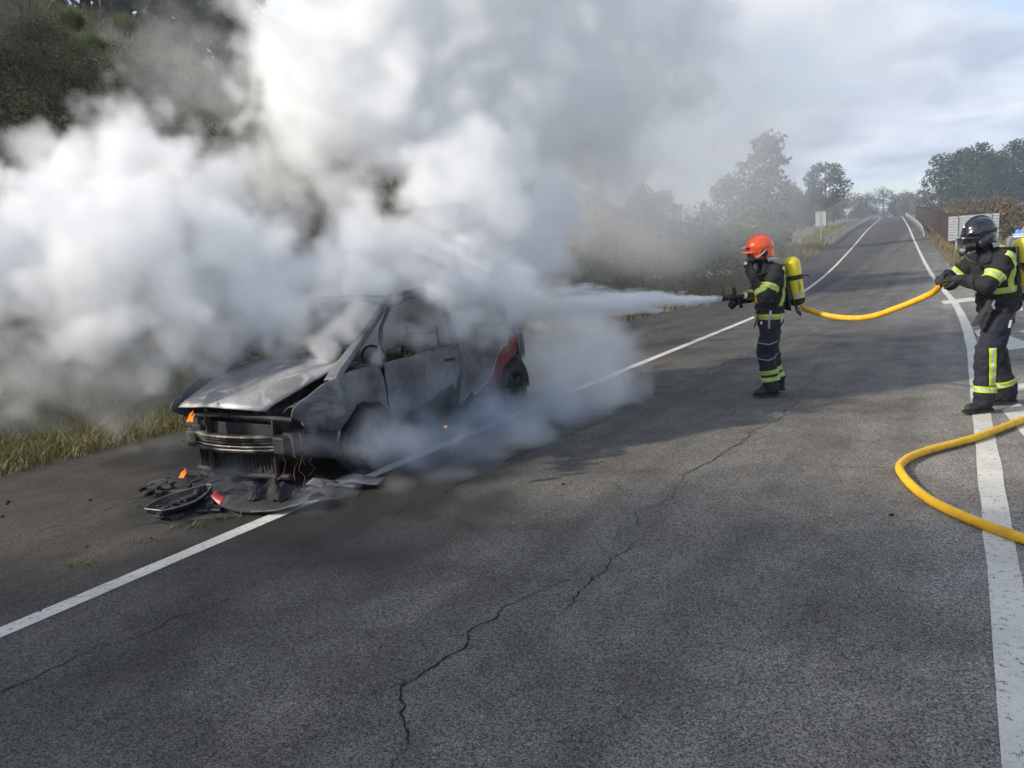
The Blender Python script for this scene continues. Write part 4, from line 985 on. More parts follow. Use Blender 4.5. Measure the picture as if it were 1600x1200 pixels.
# --- firefighter with the branch pipe
P1 = RP(0, 0); P1 = Vector((2.98, 8.80, .004))
ff1 = thing('person', 'firefighter in orange helmet aiming the water jet, one glove at the mask', 'person', P1, R(180 - 3))
J1 = dict(pelvis=(-.03, 0, .97), chest=(-.035, 0, 1.29), neck=(.025, 0, 1.50), head=(.075, 0, 1.625), Lsh=(-.055, .20, 1.40), Lel=(.095, .275, 1.10), Lwr=(.165, .135, 1.33),
          Rsh=(-.03, -.20, 1.40), Rel=(.05, -.29, 1.14), Rwr=(.24, -.13, 1.10), Lhip=(-.03, .10, .90), Lkn=(.055, .115, .50), Lan=(.0, .12, .10), Rhip=(-.04, -.10, .90), Rkn=(-.06, -.12, .50), Ran=(-.135, -.13, .10))
B1 = Body(J1, ff1, seed=1)
helmet(ff1, J1['head'], ORG, 'orange', R(6)); mask(ff1, J1['head'])
glove('glove', ff1, (.185, .11, 1.365), (.25, -.55, .8), (.8, .5, .1), .62, 1, 1.26)
glove('glove', ff1, (.27, -.12, 1.10), (.9, .25, .0), (-.2, -.6, .75), .75, 1, 1.12)
boot(ff1, (.0, .12), R(4)); boot(ff1, (-.135, -.13), R(-6))
V = Vector
def limb_ring(B, a, b, k, w, name='reflective_band', **kw):
    pa, pb = V(B.J[a]), V(B.J[b]); return B.ring(name, pa.lerp(pb, k), pb-pa, w, rmax=kw.pop('rmax', .125), **kw)
for k in 'LR':
    limb_ring(B1, k+'sh', k+'el', .55, .062); limb_ring(B1, k+'el', k+'wr', .42, .062)
    limb_ring(B1, k+'kn', k+'an', .56, .05, rmax=.15); limb_ring(B1, k+'kn', k+'an', .76, .05, rmax=.15)
B1.ring('reflective_band', (-.03, 0, .905), (0, 0, 1), .06, rmax=.34, n=64)
B1.path('reflective_band', [(-.10, .2, 1.45), (-.16, .2, 1.38), (-.175, .2, 1.25), (-.15, .2, 1.12), (-.10, .2, 1.0)], (-.25, 1, .1), .058)
B1.path('shoulder_strap', [(.02, .12, 1.50), (.08, .12, 1.40), (.11, .12, 1.25), (.10, .14, 1.05)], (1, .35, .2), .05, [STRAP], .008, split=False)
B1.ring('waist_strap', (-.03, 0, 1.0), (0, 0, 1), .045, rmax=.34, n=64, mats=[STRAP], off=.008, split=False)
for z_, nm in ((.60, 'knee_seam'), (.42, 'knee_seam')):
    B1.path(nm, [(.16, .15, z_ + .02), (.06, .25, z_), (-.06, .22, z_ + (.03 if z_ > .5 else .04))], (.3, 1, 0), .006, [GREYF], .004, split=False)
q = MB(); q.box((.15, .15, 1.10), (.05, .04, .07)); q.build('gauge', M('gauge_yellow', (.55, .36, .02), rough=.5), ff1, bevel=.01)
q = MB(); q.tube([(.14, .14, .94), (.17, .16, .86), (.19, .15, .80)], .011, 6, flat=.5); q.tube([(.14, .14, .94), (.15, .17, 1.0)], .012, 6); q.build('hanging_strap', STRAP, ff1)
q = MB(); q.tube([(.02, .21, .98), (.04, .22, .90), (.045, .215, .78)], .017, 6, flat=.4); q.tube([(.12, .18, .86), (.12, .19, .83)], .012, 8); q.tube([(-.12, .19, .90), (-.09, .2, .84)], .01, 6); q.build('belt_clip', METAL, ff1)
ba1 = breathing_set(ff1, 'yellow air cylinder on the back of the firefighter in orange helmet', (-.345, .0, 1.00), R(7))

# --- firefighter feeding the hose
P2 = Vector((4.57, 7.32, .004))
ff2 = thing('person', 'firefighter in black helmet holding up the yellow hose', 'person', P2, R(180 + 2))
J2 = dict(pelvis=(-.115, 0, 1.03), chest=(-.075, 0, 1.33), neck=(.02, 0, 1.53), head=(.085, 0, 1.645), Lsh=(-.03, .21, 1.42), Lel=(.17, .27, 1.20), Lwr=(.30, .10, 1.27),
          Rsh=(-.01, -.20, 1.42), Rel=(.18, -.28, 1.22), Rwr=(.31, -.10, 1.30), Lhip=(-.10, .105, .95), Lkn=(.06, .13, .53), Lan=(.085, .14, .10), Rhip=(-.13, -.10, .95), Rkn=(-.20, -.13, .52), Ran=(-.35, -.15, .10))
B2 = Body(J2, ff2, seed=5)
helmet(ff2, J2['head'], NAVY, 'black', R(8)); mask(ff2, J2['head'])
glove('glove', ff2, (.325, .075, 1.275), (.75, -.5, .05), (.1, .5, .85), .62, -1)
glove('glove', ff2, (.34, -.09, 1.30), (.8, .45, .0), (.1, -.4, .9), .62, 1)
boot(ff2, (.085, .14), R(3)); boot(ff2, (-.35, -.15), R(-8))
for k in 'LR':
    limb_ring(B2, k+'sh', k+'el', .66, .075); limb_ring(B2, k+'kn', k+'an', .72, .06, rmax=.15)
B2.path('reflective_band', [(.06, .2, .62), (.055, .2, .45), (.05, .2, .26)], (.35, 1, 0), .06)
B2.path('reflective_band', [(.0, .2, 1.49), (-.06, .22, 1.42), (-.11, .25, 1.33), (-.12, .25, 1.17)], (-.15, 1, .15), .062)
B2.ring('reflective_band', (-.09, 0, 1.15), (.1, 0, 1), .055, rmax=.34, n=64)
B2.ring('waist_belt', (-.105, 0, 1.065), (.1, 0, 1), .09, rmax=.34, n=64, mats=[STRAP], off=.012, split=False)
B2.path('shoulder_strap', [(-.10, .14, 1.52), (-.165, .15, 1.4), (-.19, .15, 1.2), (-.20, .15, 1.05)], (-.3, 1, .1), .05, [STRAP], .012, split=False)
B2.path('shoulder_strap', [(.04, .12, 1.50), (.07, .12, 1.35), (.06, .14, 1.12)], (1, .4, .1), .05, [STRAP], .010, split=False)
B2.path('name_tape', [(-.085, .2, 1.475), (-.135, .2, 1.40)], (-.2, 1, .2), .012, [WHITE], .008, split=False, n=8)
q = MB(); q.tube([(.06, .17, 1.12), (.10, .18, 1.02), (.16, .16, .92), (.21, .15, .83)], [.025, .03, .032, .030], 6, flat=.45); q.build('hanging_strap', STRAP, ff2)
q = MB(); q.tube([(.05, .19, 1.06), (.07, .20, 1.02), (.05, .20, .985)], .014, 8); q.build('belt_buckle', METAL, ff2)
q = MB(); q.tube([(-.2, .18, 1.12), (-.17, .22, 1.04), (-.12, .24, .94), (-.09, .24, .86)], .008, 6); l_ = q.build('air_lead', BLK, ff2)
q = MB(); q.tube([(-.09, .24, .87), (-.075, .24, .80)], .014, 8); q.build('coupling', METAL, l_)
q = MB(); q.box((.15, .14, 1.17), (.05, .05, .1)); q.build('radio', BLK, ff2, bevel=.012)
ba2 = breathing_set(ff2, 'yellow air cylinder on the back of the firefighter in black helmet', (-.40, .0, 1.02), R(6), .60, .095)

# ------------------------------------------------------------------ branch pipe, hose
def loc2w(o, p):
    c, s_ = math.cos(o.rotation_euler.z), math.sin(o.rotation_euler.z); return V((o.location.x + p[0]*c - p[1]*s_, o.location.y + p[0]*s_ + p[1]*c, o.location.z + p[2]))
nzl = thing('hose_nozzle', 'dark red and black branch pipe spraying water, held by gloved hand', 'nozzle', loc2w(ff1, (.36, -.06, 1.14)), ff1.rotation_euler.z)
Mx = Matrix.Rotation(R(90), 3, 'Y')
NRED = M('nozzle_red', (.10, .012, .016), (.06, .012, .014), rough=.5, ns=20.)
q = MB(); q.lathe([(.024, .05), (.04, .052), (.042, .075), (.034, .085), (.034, .10), (.042, .108), (.044, .135), (.030, .137), (.022, .12)], 20, Mx); q.build('tip', NRED, nzl)
q = MB(); q.lathe([(.026, -.14), (.034, -.13), (.034, -.09), (.026, -.08), (.026, -.02), (.036, -.015), (.036, .05), (.026, .052)], 18, Mx); q.build('barrel', BLK, nzl)
q = MB(); q.tube([(-.01, .045, .0), (-.01, .05, .07), (.0, .04, .105), (.0, -.04, .105), (-.01, -.05, .07), (-.01, -.045, .0)], .011, 8); q.build('bail_handle', BLK, nzl)
q = MB(); q.tube([(-.06, 0, -.02), (-.07, 0, -.08), (-.085, 0, -.13)], [.019, .022, .019], 8); q.build('pistol_grip', BLK, nzl)

HOSE = M('yellow_hose', (.78, .44, .008), (.56, .30, .012), rough=.6, ns=11., lo=.4, hi=.75, bs_=(90., .25, .003))
def cat(pts, n=10):
    P = [V(p) for p in pts]; P = [P[0]*2-P[1]] + P + [P[-1]*2-P[-2]]; out = []
    for i in range(1, len(P)-2):
        for k in range(n):
            t = k/n; out.append(.5*((2*P[i]) + (-P[i-1]+P[i+1])*t + (2*P[i-1]-5*P[i]+4*P[i+1]-P[i+2])*t*t + (-P[i-1]+3*P[i]-3*P[i+1]+P[i+2])*t**3))
    return out + [P[-2]]
HR = .031
hose = thing('fire_hose', 'yellow fire hose sagging between the firefighters and looping over the asphalt', 'hose', V((2.8, 5.4, 0)))
hp = [loc2w(ff1, (.21, -.06, 1.14)), loc2w(ff1, (.10, -.16, 1.10)), loc2w(ff1, (-.1, -.27, 1.04)), loc2w(ff1, (-.36, -.24, 1.01)), V((3.42, 8.75, .95)), V((3.62, 8.45, .875)), V((3.80, 8.1, .885)), V((3.98, 7.78, 1.0)), V((4.15, 7.5, 1.14)),
      loc2w(ff2, (.42, -.02, 1.235)), loc2w(ff2, (.27, -.12, 1.27)), loc2w(ff2, (.06, -.32, 1.33)), loc2w(ff2, (-.16, -.33, 1.50)), loc2w(ff2, (-.38, -.28, 1.50)), loc2w(ff2, (-.72, -.20, 1.1)), V((5.75, 7.35, .5)), V((5.9, 7.15, .10)), V((5.6, 6.95, HR)),
      V((5.1, 6.85, HR)), V((4.55, 6.66, HR)), V((3.85, 6.20, HR)), V((3.2, 5.86, HR)), V((2.88, 5.58, HR)), V((2.74, 5.25, HR)), V((2.66, 4.85, HR)), V((2.66, 4.55, HR)), V((2.72, 4.22, HR)), V((2.86, 3.86, HR)), V((3.3, 3.3, HR)), V((4.2, 2.6, HR)), V((5.8, 2.0, HR)), V((8, 1.6, HR))]
q = MB(); q.tube([p - hose.location for p in cat(hp)], HR, 14); q.build('jacket', HOSE, hose, angle=0)
q = MB(); dirn = (hp[0]-hp[1]).normalized(); q.tube([hp[0] - hose.location - dirn*.02, hp[0] - hose.location + dirn*.05], .038, 14); q.build('coupling', METAL, hose)

# ------------------------------------------------------------------ smoke, water, fire
# each smoke body: billows (centre, radii, density), broken up by turbulence and baked to a voxel grid
PLUME = [
    ((-0.13, 8.30, 1.53), (0.76, 0.76, 0.76), 5.00),
    ((0.32, 9.00, 1.77), (0.75, 0.75, 0.75), 4.20),
    ((-0.98, 8.20, 1.82), (0.79, 0.79, 0.79), 5.00),
    ((-0.42, 8.50, 2.30), (1.06, 1.06, 1.06), 5.00),
    ((0.29, 9.10, 2.36), (0.95, 0.95, 0.95), 4.00),
    ((-1.38, 7.80, 1.85), (0.65, 0.65, 0.65), 4.20),
    ((-1.77, 7.60, 1.72), (0.63, 0.63, 0.63), 3.60),
    ((-1.98, 9.00, 3.70), (1.09, 1.09, 1.09), 4.20),
    ((-1.23, 9.10, 3.53), (1.25, 1.25, 1.25), 4.40),
    ((-0.38, 9.30, 3.36), (1.36, 1.36, 1.36), 4.40),
    ((0.55, 9.80, 3.61), (1.43, 1.43, 1.43), 3.60),
    ((-2.20, 9.00, 4.32), (0.82, 0.82, 0.82), 3.40),
    ((-1.36, 9.20, 4.59), (1.30, 1.30, 1.30), 4.20),
    ((-0.45, 9.40, 4.45), (1.45, 1.45, 1.45), 4.20),
    ((0.79, 10.00, 4.76), (1.75, 1.75, 1.75), 3.20),
    ((1.79, 10.50, 4.38), (1.75, 1.75, 1.75), 1.40),
    ((1.32, 10.50, 3.21), (1.23, 1.23, 1.23), 1.60),
    ((-0.63, 9.40, 5.75), (1.88, 1.88, 1.88), 3.40),
    ((-1.98, 9.20, 5.43), (1.07, 1.07, 1.07), 3.20),
    ((1.02, 10.00, 5.97), (1.92, 1.92, 1.92), 2.40),
    ((-1.48, 7.70, 1.32), (0.55, 0.55, 0.55), 4.50),
    ((-1.97, 7.40, 1.38), (0.52, 0.52, 0.52), 4.00),
    ((-0.67, 8.00, 1.31), (0.50, 0.50, 0.50), 4.50),
    ((-1.08, 7.80, 1.64), (0.55, 0.55, 0.55), 4.50),
    ((-0.09, 8.40, 1.17), (0.42, 0.42, 0.42), 3.00),
    ((-2.25, 7.30, 1.34), (0.40, 0.40, 0.40), 2.60),
    ((-1.66, 8.60, 2.59), (0.68, 0.68, 0.68), 1.80),
]
DRIFT = [
    ((1.09, 11.00, 2.87), (1.83, 1.83, 1.83), 0.80),
    ((2.19, 12.00, 3.56), (2.50, 2.50, 2.50), 0.75),
    ((3.44, 13.00, 4.43), (3.03, 3.03, 3.03), 0.48),
    ((4.00, 14.00, 2.99), (2.10, 2.10, 2.10), 0.40),
    ((5.14, 15.00, 3.38), (1.50, 1.50, 1.50), 0.16),
    ((2.13, 12.00, 2.14), (1.20, 1.20, 1.20), 0.13),
    ((1.24, 10.50, 1.71), (0.70, 0.70, 0.70), 0.22),
    ((3.37, 13.00, 1.89), (1.19, 1.19, 1.19), 0.08),
    ((5.29, 15.00, 5.54), (3.75, 3.75, 3.75), 0.15),
    ((5.99, 16.00, 2.31), (2.00, 2.00, 2.00), 0.08),
    ((0.99, 11.00, 4.15), (1.92, 1.92, 1.92), 0.60),
    ((4.54, 14.00, 1.50), (1.05, 1.05, 1.05), 0.07),
]
BANK = [
    ((-3.49, 8.00, 3.01), (0.70, 0.70, 0.70), 4.40),
    ((-2.81, 7.60, 2.59), (0.60, 0.60, 0.60), 3.80),
    ((-4.00, 7.80, 2.75), (0.55, 0.55, 0.55), 4.40),
    ((-4.77, 8.20, 3.19), (0.41, 0.41, 0.41), 3.00),
    ((-4.17, 7.40, 2.25), (0.83, 0.83, 0.83), 5.00),
    ((-3.31, 7.20, 2.13), (0.84, 0.84, 0.84), 5.00),
    ((-2.65, 7.40, 2.06), (0.65, 0.65, 0.65), 4.40),
    ((-2.30, 7.20, 1.71), (0.63, 0.63, 0.63), 4.00),
    ((-4.53, 7.20, 1.87), (0.93, 0.93, 0.93), 4.40),
    ((-3.63, 7.00, 1.64), (0.79, 0.79, 0.79), 3.80),
    ((-2.83, 7.00, 1.58), (0.70, 0.70, 0.70), 3.80),
    ((-2.02, 7.20, 1.54), (0.54, 0.54, 0.54), 3.80),
    ((-4.42, 7.20, 1.11), (0.75, 0.75, 0.75), 1.00),
    ((-3.54, 7.10, 1.03), (0.71, 0.71, 0.71), 0.90),
    ((-5.44, 7.50, 2.28), (1.12, 1.12, 1.12), 4.00),
    ((-2.72, 7.20, 1.20), (0.39, 0.39, 0.39), 1.80),
    ((-5.21, 7.30, 1.12), (0.85, 0.85, 0.85), 1.00),
    ((-2.89, 6.90, 0.84), (0.29, 0.29, 0.29), 0.70),
    ((-4.39, 12.00, 4.82), (1.40, 1.40, 1.40), 0.22),
    ((-4.89, 12.00, 5.30), (1.00, 1.00, 1.00), 0.16),
    ((-2.56, 9.20, 2.96), (0.92, 0.92, 0.92), 0.90),
    ((-2.34, 8.40, 2.29), (0.56, 0.56, 0.56), 1.60),
]
PUFFS = [
    ((-0.62, 7.50, 1.52), (0.39, 0.39, 0.39), 6.00),
    ((-0.42, 7.80, 1.82), (0.39, 0.39, 0.39), 5.00),
    ((-1.64, 6.75, 1.07), (0.19, 0.19, 0.19), 6.00),
    ((-1.75, 6.70, 1.01), (0.11, 0.11, 0.11), 6.00),
    ((-1.50, 6.85, 1.22), (0.23, 0.23, 0.23), 5.00),
    ((-1.37, 7.00, 1.39), (0.29, 0.29, 0.29), 4.00),
    ((-1.20, 7.30, 1.54), (0.33, 0.33, 0.33), 4.00),
    ((-1.57, 7.00, 1.49), (0.32, 0.32, 0.32), 3.40),
    ((-1.88, 7.00, 1.31), (0.32, 0.32, 0.32), 3.20),
    ((-1.36, 7.20, 1.59), (0.36, 0.36, 0.36), 4.00),
    ((-2.06, 7.10, 1.46), (0.35, 0.35, 0.35), 3.00),
    ((-1.20, 6.75, 0.98), (0.10, 0.10, 0.10), 5.00),
    ((-3.08, 6.70, 0.97), (0.21, 0.21, 0.21), 1.80),
    ((-1.05, 7.40, 1.43), (0.21, 0.21, 0.21), 3.00),
    ((-0.28, 7.65, 1.53), (0.38, 0.38, 0.38), 5.00),
    ((0.07, 8.10, 1.45), (0.39, 0.39, 0.39), 4.50),
    ((-0.78, 7.50, 1.72), (0.30, 0.30, 0.30), 5.00),
    ((-0.92, 7.20, 1.14), (0.19, 0.19, 0.19), 1.80),
    ((-1.30, 6.40, 0.75), (0.21, 0.21, 0.21), 0.60),
    ((-0.58, 7.50, 1.15), (0.31, 0.31, 0.31), 1.80),
    ((-1.99, 6.90, 1.12), (0.23, 0.23, 0.23), 1.80),
    ((-0.09, 7.90, 1.11), (0.32, 0.32, 0.32), 2.20),
    ((-0.84, 7.50, 1.07), (0.31, 0.31, 0.31), 2.60),
    ((-0.39, 8.00, 1.06), (0.33, 0.33, 0.33), 2.80),
]
LOW = [
    ((-0.62, 6.90, 0.14), (0.60, 0.60, 0.28), 2.80),
    ((-0.96, 6.35, 0.24), (0.49, 0.49, 0.23), 2.60),
    ((-0.16, 7.60, 0.14), (0.69, 0.69, 0.33), 2.80),
    ((0.40, 8.20, 0.07), (0.59, 0.59, 0.28), 1.80),
    ((-0.88, 6.00, 0.08), (0.26, 0.26, 0.12), 1.40),
    ((-1.21, 6.00, 0.35), (0.35, 0.35, 0.17), 1.80),
    ((-1.14, 6.10, 0.15), (0.29, 0.29, 0.14), 1.60),
    ((-0.43, 6.40, 0.02), (0.29, 0.29, 0.14), 1.40),
    ((-2.05, 5.80, 0.12), (0.20, 0.20, 0.10), 0.70),
    ((-2.79, 6.20, 0.46), (0.21, 0.21, 0.10), 0.80),
    ((-1.69, 5.90, 0.40), (0.25, 0.25, 0.12), 0.90),
    ((-1.11, 6.50, 0.55), (0.33, 0.33, 0.23), 1.00),
    ((-0.67, 7.10, 0.53), (0.35, 0.35, 0.25), 1.00),
    ((-1.58, 5.50, 0.08), (0.17, 0.17, 0.08), 0.90),
    ((-0.19, 7.70, 0.52), (0.35, 0.35, 0.25), 1.00),
    ((-1.33, 5.70, 0.10), (0.17, 0.17, 0.08), 1.20),
    ((-2.32, 5.90, 0.24), (0.20, 0.20, 0.09), 0.60),
]
STEAM = [
    ((0.55, 8.40, 0.13), (0.63, 0.63, 0.44), 3.00),
    ((1.04, 8.80, 0.26), (0.59, 0.59, 0.41), 3.20),
    ((0.54, 9.50, 0.49), (0.67, 0.67, 0.47), 4.00),
    ((1.10, 9.80, 0.58), (0.69, 0.69, 0.49), 3.20),
    ((0.86, 10.60, 0.91), (0.66, 0.66, 0.46), 2.80),
    ((1.26, 8.60, 0.15), (0.32, 0.32, 0.23), 1.80),
    ((0.08, 7.20, 0.02), (0.33, 0.33, 0.23), 2.20),
    ((0.58, 7.90, 0.05), (0.30, 0.30, 0.21), 1.80),
    ((-0.59, 6.20, -0.02), (0.22, 0.22, 0.15), 1.50),
    ((-0.98, 5.95, -0.00), (0.17, 0.17, 0.12), 1.30),
    ((-0.22, 6.70, 0.01), (0.25, 0.25, 0.18), 1.60),
]
def vol_mat(name, col, an=0., dens=1.):
    m = bpy.data.materials.new(name); m.use_nodes = True; t = m.node_tree; t.nodes.clear()
    o = t.nodes.new('ShaderNodeOutputMaterial'); v = t.nodes.new('ShaderNodeVolumePrincipled')
    v.inputs['Color'].default_value = (*col, 1); v.inputs['Density'].default_value = dens; v.inputs['Anisotropy'].default_value = an
    t.links.new(v.outputs[0], o.inputs['Volume']); return m
class GN:
    def __init__(s, name):
        s.t = bpy.data.node_groups.new(name, 'GeometryNodeTree'); s.t.interface.new_socket('Geometry', in_out='OUTPUT', socket_type='NodeSocketGeometry'); s.out = s.t.nodes.new('NodeGroupOutput')
    def n(s, ty, ins=None, **kw): return _n(s.t, ty, ins, **kw)
    def m(s, op, a, b=0., c=0., clamp=False): return s.n('ShaderNodeMath', {0: a, 1: b, 2: c}, operation=op, use_clamp=clamp).outputs[0]
    def v(s, op, a, b=(0, 0, 0)): return s.n('ShaderNodeVectorMath', {0: a, 1: b}, operation=op).outputs[0]
def smoke(name, label, blobs, vox, mat, amp=.55, warp=.5, scale=.9, soft=.35, detail=5., floor=None, cat='smoke', curl=0, camp=.5):
    g = GN(name); pos = g.n('GeometryNodeInputPosition').outputs[0]
    wn = g.n('ShaderNodeTexNoise', {'Vector': pos, 'Scale': scale*.6, 'Detail': 2., 'Roughness': .5})
    wv = g.n('ShaderNodeVectorMath', {0: g.v('SUBTRACT', wn.outputs['Color'], (.5, .5, .5)), 'Scale': warp}, operation='SCALE').outputs[0]
    pw = g.v('ADD', pos, wv)
    n1 = g.n('ShaderNodeTexNoise', {'Vector': pw, 'Scale': scale, 'Detail': detail, 'Roughness': .56, 'Lacunarity': 2.1}).outputs[0]
    n1 = g.m('MULTIPLY', g.m('SUBTRACT', n1, .5), amp*2)
    if curl:
        vo = g.n('ShaderNodeTexVoronoi', {'Vector': pw, 'Scale': scale*curl, 'Detail': 2., 'Roughness': .5, 'Lacunarity': 2.2}, feature='F1').outputs['Distance']
        n1 = g.m('ADD', n1, g.m('MULTIPLY', g.m('SUBTRACT', .48, vo), camp))
    acc = None; lo = Vector((1e9,)*3); hi = -lo
    for c, r, dn in blobs:
        L = g.n('ShaderNodeVectorMath', {0: g.v('DIVIDE', g.v('SUBTRACT', pw, c), r)}, operation='LENGTH').outputs['Value']
        f = g.m('MULTIPLY', g.m('ADD', g.m('SUBTRACT', 1.0, L), n1), 1/soft, clamp=True)
        f = g.m('MULTIPLY', f, dn); acc = f if acc is None else g.m('MAXIMUM', acc, f)
        for i in range(3): lo[i] = min(lo[i], c[i] - r[i]*1.35 - .1); hi[i] = max(hi[i], c[i] + r[i]*1.35 + .1)
    lo.z = max(lo.z, .01 if floor is None else floor)
    res = [max(4, int((b-a)/vox)) for a, b in zip(lo, hi)]
    vc = g.n('GeometryNodeVolumeCube', {'Density': acc, 'Background': 0., 'Min': tuple(lo), 'Max': tuple(hi), 'Resolution X': res[0], 'Resolution Y': res[1], 'Resolution Z': res[2]})
    sm = g.n('GeometryNodeSetMaterial', {'Geometry': vc.outputs[0], 'Material': mat}); g.t.links.new(sm.outputs[0], g.out.inputs[0])
    me = bpy.data.meshes.new(name); me.materials.append(mat); o = bpy.data.objects.new(name, me); COL.objects.link(o)
    o.modifiers.new('billows', 'NODES').node_group = g.t
    print(name, res); return tag(o, label, cat, kind='stuff')
WHITE_SMOKE = vol_mat('white_smoke', (.988, .994, .9995), .0)
GREY_SMOKE = vol_mat('grey_smoke', (.60, .67, .78), .0)
smoke('smoke_column', 'thick white smoke column pouring from the cabin and drifting right', PLUME, .06, WHITE_SMOKE, amp=.85, scale=1.3, warp=.6, soft=.36, curl=1.7, camp=.62, detail=7.)
smoke('smoke_drift', 'thin grey smoke drifting past the roadside bushes behind the water jet', DRIFT, .14, WHITE_SMOKE, amp=.6, scale=.55, warp=1.2, soft=1.1, detail=4.)
smoke('smoke_bank', 'bright white smoke bank rolling off the bonnet over the verge', BANK, .05, WHITE_SMOKE, amp=.85, scale=1.5, warp=.5, soft=.36, curl=1.8, camp=.62, detail=7.)
smoke('smoke_puffs', 'small dense white puffs bursting from windscreen and side window', PUFFS, .035, WHITE_SMOKE, amp=.9, scale=3.0, warp=.25, soft=.4, curl=1.5, camp=.6)
smoke('ground_smoke', 'dark blue grey smoke creeping over the asphalt beside the car', LOW, .045, GREY_SMOKE, scale=2.4, warp=.7, soft=1.0, amp=1.5)
smoke('steam', 'pale steam and mist rolling off the wet road behind the car', STEAM, .05, WHITE_SMOKE, scale=2.2, warp=.5, soft=.8, amp=1.1, cat='steam')
# the water: a widening jet of torn streaks from the nozzle to the tail of the car
def water():
    a = loc2w(nzl, (.135, 0, 0)); b = Vector((.0, 8.98, 1.20)); ax = (b-a); L = ax.length; ax.normalize()
    g = GN('water_spray'); pos = g.n('GeometryNodeInputPosition').outputs[0]
    q = g.v('SUBTRACT', pos, tuple(a)); t = g.n('ShaderNodeVectorMath', {0: q, 1: tuple(ax)}, operation='DOT_PRODUCT').outputs['Value']
    drop = g.m('MULTIPLY', g.m('MULTIPLY', t, t), -.02)
    al = g.n('ShaderNodeVectorMath', {0: tuple(ax), 'Scale': t}, operation='SCALE').outputs[0]
    rad = g.v('SUBTRACT', q, al); r = g.n('ShaderNodeVectorMath', {0: rad}, operation='LENGTH').outputs['Value']
    cone = g.m('MULTIPLY_ADD', t, .11, .022)
    st = g.v('ADD', g.n('ShaderNodeVectorMath', {0: tuple(ax), 'Scale': g.m('MULTIPLY', t, -.82)}, operation='SCALE').outputs[0], q)
    n1 = g.n('ShaderNodeTexNoise', {'Vector': st, 'Scale': 13., 'Detail': 5., 'Roughness': .65}).outputs[0]
    f = g.m('SUBTRACT', 1.0, g.m('DIVIDE', r, cone)); f = g.m('ADD', f, g.m('MULTIPLY', g.m('SUBTRACT', n1, .52), 4.2)); f = g.m('MULTIPLY', f, 1.2, clamp=True)
    dn = g.m('DIVIDE', 60.0, g.m('ADD', g.m('MULTIPLY', t, t), .035)); f = g.m('MULTIPLY', f, dn)
    f = g.m('MULTIPLY', f, g.m('GREATER_THAN', t, 0.)); f = g.m('MULTIPLY', f, g.m('LESS_THAN', t, L))
    lo = [min(a[i], b[i]) - .28 for i in range(3)]; hi = [max(a[i], b[i]) + .28 for i in range(3)]
    res = [int((y-x)/.016) for x, y in zip(lo, hi)]
    vc = g.n('GeometryNodeVolumeCube', {'Density': f, 'Background': 0., 'Min': tuple(lo), 'Max': tuple(hi), 'Resolution X': res[0], 'Resolution Y': res[1], 'Resolution Z': res[2]})
    mt = vol_mat('spray', (.998, .998, 1.), .3); sm = g.n('GeometryNodeSetMaterial', {'Geometry': vc.outputs[0], 'Material': mt}); g.t.links.new(sm.outputs[0], g.out.inputs[0])
    me = bpy.data.meshes.new('water_spray'); me.materials.append(mt); o = bpy.data.objects.new('water_spray', me); COL.objects.link(o); o.modifiers.new('jet', 'NODES').node_group = g.t
    tag(o, 'white water jet from the nozzle breaking into spray at the car', 'water', kind='stuff')
water()
# small flames
def flame_mat():
    m = bpy.data.materials.new('flame'); m.use_nodes = True; t = m.node_tree; t.nodes.clear()
    o = t.nodes.new('ShaderNodeOutputMaterial'); sx = _n(t, 'ShaderNodeSeparateXYZ', {0: coords(t)})
    k = rng(t, sx.outputs[2], 0, .1); e = t.nodes.new('ShaderNodeEmission')
    t.links.new(mixc(t, k, (1, .30, .03), (1, .12, .01)), e.inputs[0]); e.inputs[1].default_value = 1.0
    tr = t.nodes.new('ShaderNodeBsdfTransparent'); mx = t.nodes.new('ShaderNodeMixShader')
    lw = _n(t, 'ShaderNodeLayerWeight', {0: .35}); t.links.new(rng(t, mth(t, 'ADD', lw.outputs['Facing'], mth(t, 'MULTIPLY', nz(t, coords(t), 30., 3.), .4)), .35, 1.0, .0, .95), mx.inputs[0])
    t.links.new(e.outputs[0], mx.inputs[1]); t.links.new(tr.outputs[0], mx.inputs[2]); t.links.new(mx.outputs[0], o.inputs['Surface']); return m
FLM = flame_mat()
def flame(label, p, h, w, lean, seed):
    t = thing('flame', label, 'flame', p); rs = random.Random(seed)
    for k in range(3):
        q = MB(); hh = h*(1, .7, .5)[k]; x0, y0 = ((0, 0), (.4*w, .3*w), (-.5*w, .2*w))[k]
        q.tube([(x0 + lean*hh*(z**1.5) + .18*w*math.sin(z*7 + seed + k), y0 + .15*w*math.cos(z*6 + k), hh*z) for z in np.linspace(0, 1, 9)], [w*(.35, .75, 1, .95, .8, .6, .42, .22, .03)[i]*(1, .7, .6)[k]*.5 for i in range(9)], 10)
        q.build('tongue', FLM, t)
flame('small orange flame licking up behind the burnt front grille', (-2.70, 6.30, .60), .10, .032, .35, 1)
flame('small orange flame at the ground beside the fallen headlamp', (-2.88, 6.40, .10), .085, .03, .5, 2)
flame('faint ember glow low on the side of the car', (-.66, 7.14, .22), .025, .018, .2, 3)

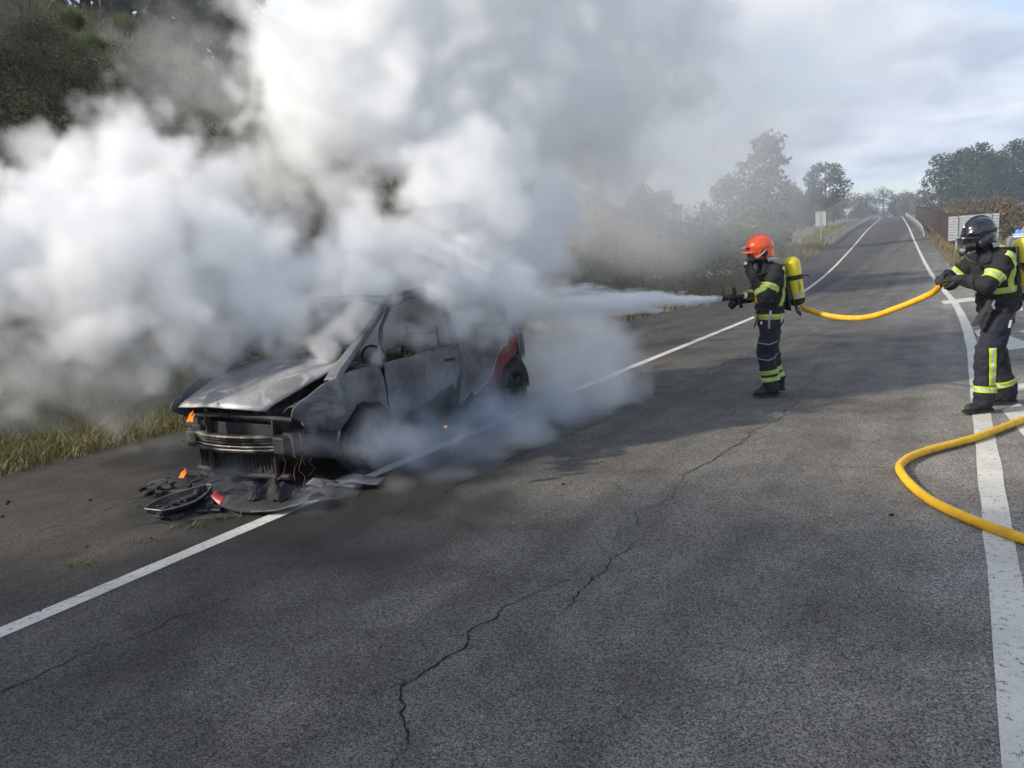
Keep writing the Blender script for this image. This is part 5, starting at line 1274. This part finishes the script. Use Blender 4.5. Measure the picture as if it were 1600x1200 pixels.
# vehicle with a blue beacon waiting down the road
ev = thing('service_car', 'white emergency car with a flashing blue roof beacon on the right', 'car', RP(44, 4.3, -.2), R(90) - TH + R(4))
WPAINT = M('white_car_paint', (.62, .62, .62), rough=.3, coat=.5); GLASSD = M('car_glass', (.02, .025, .03), rough=.08, coat=.5)
secs = [(-2.1, .35, .62, .78), (-2.05, .3, .95, .8), (-1.5, .25, 1.0, .84), (-1.2, .25, 1.0, .85), (0, .25, .98, .86), (1.0, .25, .95, .85), (1.3, .25, .9, .84), (1.9, .28, .75, .8), (2.1, .35, .62, .72)]
q = MB(); q.grid([[(x, -w, z0), (x, -w, lerp(z0, z1, .5)), (x, -w*.97, z1), (x, 0, z1 + .03), (x, w*.97, z1), (x, w, lerp(z0, z1, .5)), (x, w, z0), (x, -w, z0)] for x, z0, z1, w in secs]); q.build('body', WPAINT, ev)
q = MB(); q.grid([[(x, -w, z0), (x, -w*.86, z1), (x, 0, z1 + .03), (x, w*.86, z1), (x, w, z0)] for x, z0, z1, w in ((-1.95, .95, .97, .76), (-1.55, .96, 1.36, .76), (-1.2, .96, 1.44, .77), (.1, .96, 1.46, .77), (.55, .95, 1.38, .76), (1.15, .93, .95, .74))]); q.build('cabin', GLASSD, ev)
q = MB(); q.grid([[(x, y, 1.47 + .015*(1 - abs(y)*2) - .05*((x+.5)/.9)**2) for y in (-.62, -.3, 0, .3, .62)] for x in np.linspace(-1.45, .35, 7)]); q.build('roof', WPAINT, ev, solid=.02)
for x in (-1.3, 1.3):
    for y in (-.76, .76):
        w_ = bpy.data.objects.new('wheel', None); COL.objects.link(w_); w_.parent = ev; w_.location = (x, y, .31); q = MB(); q.lathe([(.2, -.09), (.29, -.1), (.31, -.05), (.31, .05), (.29, .1), (.2, .09)], 20, Matrix.Rotation(R(90), 3, 'X')); q.build('tyre', RUBBER, w_)
        q = MB(); q.lathe([(0, .05), (.18, .06), (.2, .09), (.2, -.09), (0, -.05)], 16, Matrix.Rotation(R(90), 3, 'X')); q.build('rim', METAL, w_)
lb = MB(); lb.box((-.4, 0, 1.53), (.22, 1.1, .06)); lb_o = lb.build('light_bar', WPAINT, ev, bevel=.01)
BLUE = bpy.data.materials.new('blue_beacon'); BLUE.use_nodes = True; b = BLUE.node_tree.nodes['Principled BSDF']; b.inputs['Base Color'].default_value = (.02, .1, .8, 1); b.inputs['Emission Color'].default_value = (.01, .12, 1, 1); b.inputs['Emission Strength'].default_value = 1.6
for y in (-.36, .36):
    q = MB(); q.lathe([(.0, .20), (.06, .19), (.095, .15), (.11, .02), (.11, 0)], 18, c=(-.4, y, 1.56)); q.build('beacon', BLUE, lb_o)

# the smoky air over the whole place
hz_ = MB(); hz_.box((0, 0, 15.5), (6400, 6400, 37))
HAZE = vol_mat('haze_air', (.68, .80, 1.0), .0, .0010)
hz_o = hz_.build('haze', HAZE, smooth=False); tag(hz_o, 'thin bluish smoke haze hanging in the air over the road', 'haze', kind='stuff')
